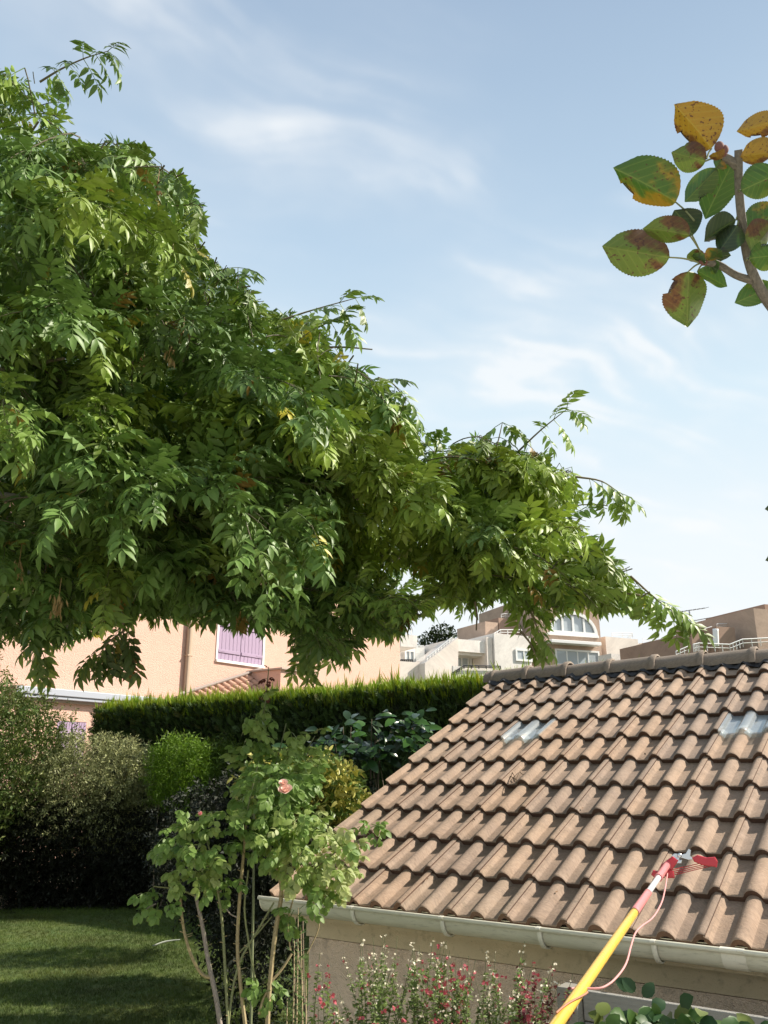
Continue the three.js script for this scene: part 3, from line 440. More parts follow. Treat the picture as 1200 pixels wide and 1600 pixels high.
    const toW = (g) => { g.applyMatrix4(new THREE.Matrix4().makeBasis(b.x, UP, b.n).setPosition(b.base)); return g; };
    wmesh('wall', toW(new THREE.ExtrudeGeometry(s, { depth: 0.4, bevelEnabled: false }).translate(0, 0, -0.4)), tan, b.t);
    b.bx('rear_wall', tan, 833, 934.3, 945, 1080, -0.42, 9);
    const aw = sub('arched_window', b.t);
    { const s2 = new THREE.Shape(archPts(0)); const inn = []; for (let i = 0; i <= 24; i++) { const a = Math.PI * i / 24; inn.push(new THREE.Vector2((ar[0] + ar[1]) / 2 + Math.cos(a) * (w / 2 - 0.3), ar[2] + 0.22 + Math.sin(a) * (hh - 0.5))); } s2.holes.push(new THREE.Path(inn)); wmesh('frame', toW(new THREE.ExtrudeGeometry(s2, { depth: 0.14, bevelEnabled: false }).translate(0, 0, -0.1)), white, aw); wmesh('pane', toW(new THREE.ExtrudeGeometry(new THREE.Shape(inn), { depth: 0.03, bevelEnabled: false }).translate(0, 0, -0.18)), win, aw); const L = []; for (const t of [0.28, 0.5, 0.73]) { const c = lerp(ar[0], ar[1], t); const top = ar[2] + Math.sin(Math.acos(clamp((t - 0.5) * 2, -1, 1))) * (hh - 0.35); L.push(boxIn(b.base, b.x, UP, b.n, c - 0.09, c + 0.09, ar[2] + 0.22, top, -0.12, -0.03)); } wmesh('mullion', merge(L), white, aw); }
    b.bx('sill', white, 855, 990.5, 936, 994, 0.12, 0.14);
    b.bx('ledge', white, 862, 1001, 940, 1006, 0.9, 0.9, b.t, 0.03);
    b.window(868, 1017, 936, 1040, 0.0 + 0.01, 3);
    b.bx('roof_slab', white, 900, 932, 946, 936, 0.25, 3);
  }
  // pale low flats
  {
    const b = block('low_apartment_block', 'low cream flats with thin roof rails, right of the arched block', 'apartment block', 154, 72, 975, 1015);
    b.bx('wall', creamB, 946, 997, 1004, 1080, 0, 8); b.bx('wall', creamB, 1003.5, 1006, 1037, 1080, -1, 8);
    b.bx('slanted_parapet', cream, 955, 1022, 980, 1080, 3, 1.5);
    b.rail([[956, 989], [988, 989], [981, 996]], -2, 7, 2, white, 0.03); b.rail([[1004, 998], [1025, 998], [1018, 1004]], -2, 7, 2, white, 0.03);
  }
  {
    const b = block('brown_apartment_block', 'dark brown stepped flats with white rails and a white flue above the ridge', 'apartment block', 160, 60, 1130, 1000);
    b.bx('wall', brown, 1080, 990, 1119, 1080, -1, 8); b.bx('wall', brown, 1119.3, 980, 1160, 1080, -0.2, 8); b.bx('wall', brown, 1160.3, 979, 1178, 1080, -0.6, 8); b.bx('upper_wall', tan, 1177.7, 955, 1290, 1080, 0.6, 8); b.bx('upper_wall', brown, 1195, 948, 1290, 956, -1, 6);
    wmesh('flue', bar(b.pt(1119, 1010, 0.4), b.pt(1118, 983, 0.4), 0.19, 10), white, b.t);
    b.rail([[1056, 1018], [1075, 1010]], 1.5, 10, 3, white, 0.035); b.rail([[1083, 1007], [1092, 1005], [1140, 1007], [1160, 999], [1215, 996]], 1.5, 12, 4, white, 0.04);
    b.rail([[1088, 987], [1112, 979]], -2, 8, 3, white, 0.03); b.rail([[1120, 975], [1172, 974]], -2, 7, 2, white, 0.03); b.rail([[1184, 952], [1215, 944]], -2, 6, 3, white, 0.03);
    const ant = thing('tv_antenna', 'thin roof aerial with two rows of rods against the sky', 'antenna', b.pt(1080, 996, -1.2));
    const grey = std({ color: C(0.42, 0.43, 0.45), roughness: 0.5, metalness: 0.4 });
    wmesh('mast', bar(b.pt(1080.5, 996, -1.2), b.pt(1077, 953, -1.2), 0.05, 6), grey, ant);
    for (const [y0, y1, x0, x1] of [[956, 950, 1062, 1102], [971, 966, 1078, 1105]]) { const L = [bar(b.pt(x0, y0, -1.2), b.pt(x1, y1, -1.2), 0.035, 5)]; for (let i = 0; i <= 6; i++) { const c = b.pt(lerp(x0, x1, i / 6), lerp(y0, y1, i / 6), -1.2); L.push(bar(c.clone().addScaledVector(b.n, -0.35), c.clone().addScaledVector(b.n, 0.35), 0.018, 4)); } wmesh('boom', merge(L), grey, ant); }
  }
}

// ------------------------------------------------------------------ weeping ash overhead
const inPoly = (P, x, y) => { let c = false; for (let i = 0, j = P.length - 1; i < P.length; j = i++) { const [a, b] = P[i], [d, e] = P[j]; if ((b > y) !== (e > y) && x < (d - a) * (y - b) / (e - b) + a) c = !c; } return c; };
{
  const trunkAt = V(-4.9, 0, -7.2);
  const ash = thing('ash_tree', 'large weeping ash tree overhanging the garden from the left', 'tree', trunkAt);
  // what the crown fills, as directions from the garden path where it was measured
  const OUT = [[-900, -60], [-300, 40], [0, 118], [60, 118], [95, 150], [92, 205], [150, 222], [220, 226], [250, 262], [290, 285], [312, 330], [308, 372], [335, 410], [372, 432], [400, 470], [450, 492], [490, 500], [505, 540], [545, 568], [590, 585], [618, 615], [640, 650], [672, 672], [700, 690], [760, 676], [815, 702], [862, 720], [915, 752], [940, 792], [905, 806], [915, 850], [960, 880], [1000, 915], [1040, 945], [1062, 969], [1030, 962], [985, 944], [940, 944], [900, 932], [865, 942], [850, 978], [828, 974], [812, 959], [775, 911], [752, 961], [735, 976], [712, 946], [685, 924], [660, 951], [612, 995], [575, 980], [545, 1023], [500, 1025], [470, 1005], [440, 980], [400, 970], [365, 980], [330, 960], [290, 964], [240, 961], [215, 946], [190, 971], [130, 991], [90, 1006], [40, 998], [0, 1011], [-900, 1150]];
  const front = (x, y) => 3.75 + 0.55 * fbm(x * 0.006 + 3, y * 0.006, 1, 3) * 1.6 + (x < 250 ? -0.25 * (250 - Math.max(x, -100)) / 350 : 0) + 0.5 * clamp((x - 350) / 600, 0, 1) + (y < 500 ? (500 - y) * 0.0022 : 0);
  const thick = (x) => x < 0 ? 6 : lerp(5.6, 0.9, Math.pow(clamp(x / 1000, 0, 1), 0.8));
  const ashProf = [[0.28, 0.85], [0.6, 0.78]];
  const leaves = []; for (let i = 0; i < 7; i++) leaves.push(pinnate(i % 3 ? 4 : 3, rr(0.115, 0.15), rr(0.052, 0.064), rr(0.0225, 0.027), rr(0.2, 0.9), { first: 0.34, grow: true, prof: ashProf }));
  const leaf = leafMat(0.215, 0.30, 0.075, 0.45, 0.42, { specularIntensity: 0.5 });
  const all = [], twigs = new GB(), limbs = [];
  const keep = (p, m = 0) => { const q = toPx(p); return q[2] > 0 && inPoly(OUT, q[0], q[1]); };
  function twig(p0, d0, len, r, depth, tone) {
    const n = Math.max(3, Math.round(len / 0.048)), d = d0.clone(), p = p0.clone(); let side = rnd() * 6.28;
    for (let i = 0; i < n; i++) {
      const q = p.clone().addScaledVector(d, len / n);
      if (!keep(q)) { d.y -= 0.5; if (!keep(p)) return; }
      stick(twigs, p, q, r * (1 - 0.6 * i / n));
      const s = d.clone().cross(UP).normalize(), u = s.clone().cross(d).normalize(); side += 1.57;
      for (const sg of [-1, 1]) if (i > 0 && rnd() < 0.93) {
        const o = s.clone().multiplyScalar(Math.cos(side) * sg).addScaledVector(u, Math.sin(side) * sg), ld = d.clone().multiplyScalar(rr(0.2, 0.8)).add(o).add(V(0, -rr(-0.1, 0.5), 0));
        all.push({ p: q.clone(), d: ld.normalize(), u: V(gauss() * 0.5, 1.1, gauss() * 0.5).addScaledVector(ld, 0.2), s: rr(0.62, 1.18), tone });
      }
      if (depth && i > 0 && rnd() < 0.42) twig(q, d.clone().addScaledVector(s, rr(-1, 1)).add(V(0, rr(-0.2, 0.3), 0)).normalize(), len * rr(0.35, 0.6), r * 0.6, depth - 1, tone);
      d.y -= rr(0.03, 0.17); d.x += rr(-0.08, 0.08); d.z += rr(-0.08, 0.08); d.normalize(); p.copy(q);
    }
    if (rnd() < 0.8) all.push({ p: p.clone(), d: d.clone(), u: V(0, 1, 0.2), s: rr(0.8, 1.1), tone });
  }
  // boughs from the trunk head
  const head = trunkAt.clone().add(V(0.1, 3.6, 0.1)), boughEnds = [[-500, 700, 5.5], [60, 190, 6], [210, 300, 6], [330, 470, 5.6], [480, 560, 5], [600, 680, 4.8], [740, 740, 4.5], [880, 800, 4.35], [1000, 930, 4.35], [700, 880, 4.6], [430, 850, 4.2], [150, 800, 3.7], [100, 560, 3.7], [-50, 950, 4.5], [-400, 300, 6.5], [520, 930, 5.5], [250, 640, 6.6], [-700, 900, 6]];
  for (const [x, y, dd] of boughEnds) { const e = at(x, y, dd), m = head.clone().lerp(e, 0.45).add(V(rr(-0.2, 0.2), 0.5 + rr(0, 0.5), rr(-0.3, 0.3))), m2 = head.clone().lerp(e, 0.78).add(V(rr(-0.15, 0.15), 0.3, rr(-0.2, 0.2))); limbs.push(tube([head, m, m2, e], [0.055, 0.035, 0.02, 0.006], 7)); }
  // sprays through the crown
  let tries = 0, sprays = 0;
  while (sprays < 760 && tries++ < 20000) {
    const x = rnd() < 0.86 ? rr(-40, 1070) : rr(-750, -40), y = rr(60, 1030); if (!inPoly(OUT, x, y)) continue;
    const f = front(x, y), T = thick(x), dd = f + T * Math.pow(rnd(), 1.7);
    if (x < -40 && rnd() < 0.3) continue;
    const clump = fbm(x * 0.0095, y * 0.0115, dd * 1.1, 2); if (clump < 0.03 && dd < f + 1.8) continue;
    const p = at(x, y, dd), flow = V(rr(-0.25, 1), rr(-0.25, 0.55), rr(-0.7, 0.9)).normalize();
    const yel = fbm(x * 0.006 + 20, y * 0.006 + 7, dd * 0.6, 2);
    twig(p, flow, rr(0.3, 0.68), 0.0042, dd < f + 1.6 ? 1 : 1, { y: clamp(0.2 + yel * 1.6 + rr(-0.15, 0.15) + 0.3 * clamp((x - 300) / 600, -0.4, 1) + (y < 450 ? 0.15 : 0) - (y > 850 && x < 600 ? 0.2 : 0), 0, 1), k: rr(0.75, 1.25) }); sprays++;  // tint brighter rightward and upward, duller low left: sunlight painted into the leaves
  }
  // shoots that stand clear of the outline
  const clear = (pts, dd, n, tone) => { const P = pts.map(([x, y]) => at(x, y, dd)); limbs.push(tube(P, [0.006, 0.004, 0.002], 5)); const c = new THREE.CatmullRomCurve3(P); for (let i = 0; i < n; i++) { const t = lerp(0.25, 1, i / (n - 1)), p = c.getPoint(t), d = c.getTangent(t), s = d.clone().cross(UP).normalize(); for (const sg of i === n - 1 ? [-1, 0, 1] : [-1, 1]) all.push({ p, d: d.clone().multiplyScalar(0.5).addScaledVector(EYE.clone().sub(p).normalize().cross(d), sg * 0.6).add(V(0, -rr(0.45, 0.9), rr(-0.2, 0.4))).normalize(), u: V(rr(-0.4, 0.4), 1, rr(0.3, 0.9)), s: rr(0.85, 1.15), tone, free: true }); } };
  const ty = { y: 0.45, k: 1 }, td = { y: 0.2, k: 0.8 };
  clear([[62, 128], [95, 108], [135, 90], [168, 80]], 4.9, 5, td); clear([[365, 462], [371, 445], [372, 418]], 4.6, 4, td); clear([[440, 500], [490, 484], [555, 466]], 4.4, 5, ty); clear([[480, 520], [510, 505], [535, 494]], 4.4, 3, ty);
  clear([[770, 712], [778, 690], [785, 660]], 4.4, 3, td); clear([[800, 715], [845, 672], [885, 640]], 4.4, 4, ty); clear([[900, 745], [940, 752], [968, 770]], 4.35, 4, ty); clear([[590, 590], [612, 598], [632, 622]], 4.4, 3, td);
  clear([[985, 900], [1030, 940], [1062, 962]], 4.3, 5, ty); clear([[195, 960], [192, 985], [199, 1012]], 4.0, 4, { y: 0, k: 0.5 }); clear([[195, 985], [168, 1005], [157, 1020]], 4.0, 3, { y: 0, k: 0.5 }); clear([[830, 955], [838, 978], [843, 992]], 4.2, 3, ty); clear([[490, 985], [488, 1002], [482, 1018]], 4.0, 3, td); clear([[80, 980], [62, 1000], [64, 1014]], 4.0, 3, td);
  for (const [a, b2, dd] of [[[492, 543], [582, 546], 4.4], [[495, 562], [545, 556], 4.4], [[742, 940], [744, 985], 4.2], [[285, 565], [302, 500], 3.8], [[375, 780], [405, 760], 3.75], [[812, 985], [838, 1025], 4.2]]) limbs.push(tube([at(...a, dd), at((a[0] + b2[0]) / 2 + 2, (a[1] + b2[1]) / 2 - 2, dd), at(...b2, dd)], [0.0065, 0.0035], 5));
  const list = all.filter((l) => { const q = toPx(l.p.clone().addScaledVector(l.d, 0.10)); return l.free || inPoly(OUT, q[0], q[1]); });
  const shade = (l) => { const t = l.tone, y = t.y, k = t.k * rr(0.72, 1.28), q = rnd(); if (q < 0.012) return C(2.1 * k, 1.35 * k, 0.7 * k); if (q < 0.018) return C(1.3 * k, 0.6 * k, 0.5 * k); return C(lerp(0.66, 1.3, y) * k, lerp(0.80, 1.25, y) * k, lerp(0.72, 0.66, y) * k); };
  // the nearest leaves that show, one by one; the rest of the crown together
  for (const l of list) { const q = toPx(l.p); l.q = q; l.score = (q[0] > -10 && q[0] < 1090 && q[1] > 60 ? 1 : 0.2) * l.s / q[2] - (q[2] - front(q[0], q[1])) * 0.12; }
  list.sort((a, b) => b.score - a.score);
  const NEAR = 280, tones = [0, 0.25, 0.5, 0.8].map((y) => { const m = leaf.clone(), c = shade({ tone: { y, k: 1 } }); m.color.multiply(c); return m; });
  const inv = ash.matrixWorld.clone().invert();
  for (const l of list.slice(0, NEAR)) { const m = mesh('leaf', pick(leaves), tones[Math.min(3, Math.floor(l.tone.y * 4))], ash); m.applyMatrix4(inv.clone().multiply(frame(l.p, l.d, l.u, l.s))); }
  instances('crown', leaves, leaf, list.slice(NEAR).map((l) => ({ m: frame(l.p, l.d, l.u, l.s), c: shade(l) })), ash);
  console.log('ash leaves', list.length);
  wmesh('trunk', tube([trunkAt.clone().add(V(0, -0.05, 0)), trunkAt.clone().add(V(0.04, 1.2, 0)), trunkAt.clone().add(V(-0.03, 2.5, 0.05)), head], [0.21, 0.165, 0.15, 0.13], 12), bark, ash);
  wmesh('branches', merge(limbs), std({ color: C(0.17, 0.14, 0.09), roughness: 0.85 }), ash).userData.kind = 'stuff';
  wmesh('twigs', twigs.build(), std({ color: C(0.10, 0.09, 0.05), roughness: 0.8 }), ash).userData.kind = 'stuff';
  // dry bunches of winged seeds
  const keyMat = leafMat(0.34, 0.24, 0.10, 0.7, 0.3), keyBrown = leafMat(0.25, 0.12, 0.05, 0.7, 0.25);
  for (const [x, y, dd, n, br] of [[268, 548, 3.72, 34, 0], [286, 520, 3.8, 16, 0], [92, 935, 3.5, 40, 0], [205, 880, 3.9, 30, 0], [240, 820, 4.1, 26, 0], [180, 870, 4.2, 26, 0], [225, 560, 4.0, 14, 1], [530, 695, 3.95, 16, 1], [247, 285, 4.4, 16, 1], [345, 560, 4.0, 12, 0], [70, 320, 4.4, 20, 1], [215, 345, 4.3, 18, 1], [200, 430, 4.2, 16, 1], [365, 720, 4.0, 18, 0], [30, 880, 3.6, 30, 0]]) {
    const b = new GB(), o = at(x, y, dd); stick(b, o.clone().add(V(0, 0.08, 0)), o, 0.002);
    for (let i = 0; i < n; i++) blade(b, o.clone().add(V(gauss() * 0.022, rr(-0.05, 0.02), gauss() * 0.022)), V(gauss() * 0.35, -1, gauss() * 0.35).normalize(), V(gauss(), 0.2, gauss()).normalize(), rr(0.032, 0.045), 0.008, 0.1, 0.1, [[0.5, 1]]);
    wmesh('seed_bunch', b.build(), br ? keyBrown : keyMat, ash);
  }
}

// ------------------------------------------------------------------ shrubs
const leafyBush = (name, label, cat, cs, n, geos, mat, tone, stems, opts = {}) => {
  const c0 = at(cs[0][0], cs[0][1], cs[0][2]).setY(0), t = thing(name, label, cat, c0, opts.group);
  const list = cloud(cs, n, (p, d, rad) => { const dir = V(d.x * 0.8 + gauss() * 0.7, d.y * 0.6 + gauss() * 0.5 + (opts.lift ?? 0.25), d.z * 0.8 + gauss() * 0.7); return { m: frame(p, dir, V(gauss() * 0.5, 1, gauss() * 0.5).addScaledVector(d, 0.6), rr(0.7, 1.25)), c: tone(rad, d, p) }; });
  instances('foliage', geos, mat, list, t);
  const L = []; for (let i = 0; i < stems; i++) { const c = pick(cs), e = at(c[0], c[1], c[2]).add(V(gauss() * c[3] * 0.6, c[4] * rr(0, 0.6), gauss() * c[5] * 0.6)), b = V(lerp(c0.x, e.x, 0.6) + gauss() * 0.2, -0.02, lerp(c0.z, e.z, 0.6) + gauss() * 0.2); L.push(tube([b, b.clone().lerp(e, 0.5).add(V(gauss() * 0.12, 0, gauss() * 0.1)), e], [0.018, 0.012, 0.004], 5)); }
  if (L.length) wmesh('stems', merge(L), opts.stemMat ?? twigBrown, t).userData.kind = 'stuff';
  return t;
};
const g2 = (len, wid, prof = lanceProf, n = 3) => Array.from({ length: n }, () => simpleLeaf(len * rr(0.9, 1.1), wid * rr(0.9, 1.1), rr(0.1, 0.4), rr(0.05, 0.4), prof));
const sprig = (len, wid, k = 6, prof = [[0.45, 1]], n = 3) => Array.from({ length: n }, () => { const b = new GB(), L = len * k * 0.34; stick(b, V(0, 0, 0), V(L, 0, 0), 0.0015); for (let i = 0; i < k; i++) { const a = i * 2.4 + rr(-0.4, 0.4), d = V(rr(0.3, 0.9), Math.cos(a) * 0.9, Math.sin(a) * 0.9).normalize(), nn = V(-0.3, 0.9, rr(-0.4, 0.4)); nn.addScaledVector(d, -nn.dot(d)).normalize(); blade(b, V(L * (i + 0.6) / k, 0, 0), d, nn, len * rr(0.8, 1.15), wid * rr(0.85, 1.1), rr(0.1, 0.4), rr(0, 0.35), prof); } return b.build(); });
const green = (a, b, c = 0.85) => () => { const k = rr(a, b); return C(k * rr(0.85, 1.2), k, k * c); };
leafyBush('leafy_shrub', 'tall loose green shrub at the left edge in front of the peach house', 'shrub', [[5, 1185, 17.63, 1.16, 1.16, 1.04], [-70, 1200, 17.4, 1.51, 1.86, 1.16], [48, 1205, 17.75, 0.84, 0.81, 0.81], [-140, 1240, 17, 1.8, 1.2, 1.3]], 6500, sprig(0.085, 0.034), leafMat(0.13, 0.18, 0.05, 0.5, 0.4), green(0.6, 1.3), 20);
{ const n = 26, t = scene.getObjectByName('leafy_shrub'), list = []; for (let i = 0; i < n; i++) { const x = rr(-30, 125), y0 = 1130 + Math.max(0, x - 60) * 0.5, top = y0 - rr(20, 60), d = 17.5 + gauss() * 0.4; for (let k = 0; k < 9; k++) list.push({ m: frame(at(x + gauss() * 5, lerp(y0, top, k / 8), d), V(gauss() * 0.6, 1, gauss() * 0.6), V(gauss(), 0.3, gauss()), rr(0.6, 1) * (1.1 - 0.05 * k)), c: green(0.8, 1.4)() }); } instances('sprigs', sprig(0.08, 0.032, 5), leafMat(0.12, 0.16, 0.045, 0.5, 0.4), list, t); }
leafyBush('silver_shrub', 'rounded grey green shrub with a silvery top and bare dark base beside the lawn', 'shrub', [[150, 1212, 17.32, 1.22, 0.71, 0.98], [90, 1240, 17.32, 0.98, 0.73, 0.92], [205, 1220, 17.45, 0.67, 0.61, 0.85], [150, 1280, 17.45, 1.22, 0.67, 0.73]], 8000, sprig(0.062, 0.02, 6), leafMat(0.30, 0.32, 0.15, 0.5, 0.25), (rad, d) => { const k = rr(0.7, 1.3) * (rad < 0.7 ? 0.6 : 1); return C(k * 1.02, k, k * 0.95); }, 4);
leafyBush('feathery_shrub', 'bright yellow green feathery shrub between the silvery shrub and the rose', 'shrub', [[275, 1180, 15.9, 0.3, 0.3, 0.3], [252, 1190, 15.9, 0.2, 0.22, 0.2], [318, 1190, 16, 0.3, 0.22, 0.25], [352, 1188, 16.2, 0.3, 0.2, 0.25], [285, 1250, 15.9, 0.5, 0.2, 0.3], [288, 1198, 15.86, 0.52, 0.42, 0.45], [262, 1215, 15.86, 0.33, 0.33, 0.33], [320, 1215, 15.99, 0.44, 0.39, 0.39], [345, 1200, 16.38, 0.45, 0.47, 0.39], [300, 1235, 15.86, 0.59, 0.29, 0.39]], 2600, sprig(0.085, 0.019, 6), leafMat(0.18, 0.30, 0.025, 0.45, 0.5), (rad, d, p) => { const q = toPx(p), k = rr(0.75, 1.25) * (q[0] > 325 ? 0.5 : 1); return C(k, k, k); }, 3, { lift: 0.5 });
// near-black growth under the hedge; shade there is put into the leaf colour
leafyBush('dark_undershrub', 'dense evergreen shrub behind the rose canes, shade put into its near black leaves', 'shrub', [[390, 1320, 10.6, 0.7, 0.8, 0.6], [310, 1335, 12.4, 0.6, 0.8, 0.6], [405, 1420, 9.8, 0.42, 0.6, 0.5], [395, 1520, 9.2, 0.35, 0.6, 0.4], [470, 1290, 10.4, 0.8, 0.8, 0.5], [355, 1390, 10.6, 0.4, 0.6, 0.5]], 6000, sprig(0.06, 0.026, 6), leafMat(0.014, 0.02, 0.010, 0.6, 0.15), green(0.6, 1.3), 0);
leafyBush('bare_based_shrub', 'leggy shrub with bare stems rising along the lawn edge, shade put into its near black leaves', 'shrub', [[-20, 1310, 17.4, 1.4, 0.7, 0.6], [110, 1310, 17.2, 1.5, 0.7, 0.6], [20, 1335, 18, 1.5, 1.0, 0.6], [20, 1385, 17.8, 1.5, 0.5, 0.5], [60, 1335, 17.86, 1.53, 1, 0.7], [190, 1330, 17.51, 1.41, 1.06, 0.7], [120, 1385, 17.51, 2.12, 0.41, 0.53], [260, 1350, 16.92, 1.06, 0.94, 0.59], [-60, 1360, 17.86, 1.53, 0.94, 0.7], [200, 1395, 17.16, 1.53, 0.35, 0.47]], 16000, sprig(0.066, 0.028, 6), leafMat(0.018, 0.021, 0.013, 0.6, 0.12), green(0.5, 1.3), 12, { stemMat: std({ color: C(0.055, 0.048, 0.04), roughness: 0.95 }) });  // fills the shrub feet; shade painted into leaves and stems
leafyBush('variegated_shrub', 'yellow and green variegated shrub behind the pink rose', 'shrub', [[490, 1240, 9.0, 0.40, 0.32, 0.4], [525, 1245, 9.0, 0.25, 0.28, 0.3], [440, 1235, 9.1, 0.4, 0.32, 0.35], [510, 1285, 8.9, 0.28, 0.25, 0.3]], 1300, sprig(0.085, 0.036, 5, [[0.3, 0.9], [0.65, 0.8]]), leafMat(0.32, 0.32, 0.09, 0.4, 0.35), () => { const r = rnd(), k = rr(0.8, 1.2); return r < 0.5 ? C(1.7 * k, 1.6 * k, 1.6 * k) : C(0.45 * k, 0.68 * k, 0.55 * k); }, 8);
// large glossy leaves in front of the hedge: the ones that show are built one by one
{
  const t = thing('laurel_bush', 'glossy broad leaved bush catching the light against the dark hedge', 'shrub', at(590, 1160, 10.6).setY(0));
  const geos = g2(0.2, 0.095, roundProf, 4), mats = [leafMat(0.035, 0.085, 0.022, 0.28, 0.25), leafMat(0.05, 0.12, 0.02, 0.26, 0.3), leafMat(0.025, 0.05, 0.02, 0.22, 0.2)];
  t.updateWorldMatrix(true, false); const inv = t.matrixWorld.clone().invert();
  const list = cloud([[590, 1150, 10.6, 0.62, 0.30, 0.3], [640, 1140, 10.6, 0.32, 0.28, 0.25], [530, 1170, 10.7, 0.5, 0.3, 0.25], [480, 1190, 10.7, 0.4, 0.25, 0.2]], 260, (p, d) => frame(p, V(gauss() + 0.3, gauss() * 0.5 - 0.1, gauss() + 0.5), V(gauss() * 0.6, 0.8, 0.9), rr(0.6, 1.1)));
  for (const m of list) mesh('leaf', pick(geos), pick(mats), t).applyMatrix4(inv.clone().multiply(m));
  const L = []; for (let i = 0; i < 12; i++) { const e = at(rr(480, 660), rr(1120, 1200), 10.7), b = V(e.x * 0.9 + 0.05, 0, e.z - 0.1); L.push(tube([b, b.clone().lerp(e, 0.5).add(V(gauss() * 0.15, 0, 0)), e], [0.014, 0.01, 0.005], 5)); }
  wmesh('stems', merge(L), twigBrown, t).userData.kind = 'stuff';
}
// a far tree between the flats
{ const c = at(690, 1000, 74), t = thing('distant_tree', 'dark green tree showing over the sloping stair wall of the white flats', 'tree', c.clone().setY(0));
  const cs = [[690, 998, 74, 1.5, 1.3, 1.2], [682, 1005, 74, 1.3, 1.2, 1.2], [658, 1008, 75, 0.8, 0.9, 0.8], [700, 1005, 74, 1.4, 1.4, 1.2]];
  instances('crown', g2(0.32, 0.2), leafMat(0.05, 0.075, 0.03, 0.6, 0.25), cloud(cs, 1500, (p, d) => ({ m: frame(p, V(gauss(), gauss(), gauss()), UP, rr(0.7, 1.3)), c: green(0.6, 1.3)() })), t);
  wmesh('trunk', tube([c.clone().setY(0), c.clone().setY(4), c.clone().setY(c.y)], [0.25, 0.18, 0.06], 7), bark, t); }

// ------------------------------------------------------------------ grass
{
  const tuft = () => { const b = new GB(); for (let i = 0; i < 6; i++) blade(b, V(gauss() * 0.02, 0, gauss() * 0.02), V(gauss() * 0.5, 1, gauss() * 0.5).normalize(), V(gauss(), 0.1, gauss()).normalize(), rr(0.03, 0.06), 0.004, 0.1, rr(0.1, 0.6), [[0.5, 0.8]]); return b.build(); };
  const geos = [tuft(), tuft(), tuft()], m = leafMat(0.105, 0.16, 0.028, 0.6, 0.35), list = [];
  for (let i = 0; i < 52000; i++) { const z = -rr(7.6, 16.4), x = rr(-0.47, -0.02) * -z - 0.2; const k = rr(0.7, 1.2) * (0.9 + 0.7 * fbm(x * 1.1, z * 1.1, 3, 3)), y = fbm(x * 0.7, z * 0.7, 9, 3); list.push({ m: frame(V(x, 0.01, z), UP, V(gauss(), 0, gauss()), rr(0.6, 1.3)).multiply(new THREE.Matrix4().makeRotationZ(-Math.PI / 2).multiply(new THREE.Matrix4().makeRotationY(rnd() * 6.28))), c: C(k * (1 + 0.7 * Math.max(0, y)), k, k * 0.8) }); }
  const g = new THREE.Group(); g.name = 'grass'; scene.add(g); tag(g, 'short mown grass of the lawn', 'grass', null, 'stuff');
  geos.forEach((ge, k) => { const l = list.filter((_, i) => i % 3 === k), im = new THREE.InstancedMesh(ge, m, l.length); im.name = 'blades'; im.userData.kind = 'stuff'; im.receiveShadow = im.castShadow = true; l.forEach((e, i) => { im.setMatrixAt(i, e.m); im.setColorAt(i, e.c); }); g.add(im); });
  const edge = thing('lawn_edging', 'low pale edging strip between the lawn and the dark shrubs', 'edging', at(110, 1412, 16.6).setY(0));
  const a = at(-160, 1398, 15), ground = (px, py) => hit(px, py, V(0, 0.02, 0), UP); const A = ground(-150, 1401), B = ground(20, 1405), D = ground(260, 1418);
  wmesh('board', tube([A, B, D].map((p) => p.clone().setY(0.04)), [0.03, 0.03], 6), std({ color: C(0.20, 0.15, 0.10), roughness: 0.9 }), edge);
  const stk = thing('fallen_stick', 'short pale stick lying on the lawn left of the rose canes', 'stick', ground(258, 1479)); wmesh('stick', tube([ground(238, 1485), ground(258, 1478), ground(281, 1475)].map((p) => p.setY(0.075)), [0.009, 0.012, 0.007], 6), std({ color: C(0.24, 0.26, 0.22), roughness: 0.8 }), stk); 
  const st = thing('garden_stone', 'small sunlit tan stone at the far left edge of the lawn', 'stone', ground(0, 1420)); { const g3 = new THREE.IcosahedronGeometry(0.14, 2), p = g3.attributes.position; for (let i = 0; i < p.count; i++) { const f = 1 + 0.25 * perlin.noise(p.getX(i) * 9, p.getY(i) * 9, p.getZ(i) * 9); p.setXYZ(i, p.getX(i) * f * 0.8, p.getY(i) * f * 0.9, p.getZ(i) * f); } g3.computeVertexNormals(); g3.translate(0, 0.1, 0); mesh('stone', g3, std({ color: C(0.42, 0.34, 0.25), roughness: 0.95, map: tMottle }), st); }
}

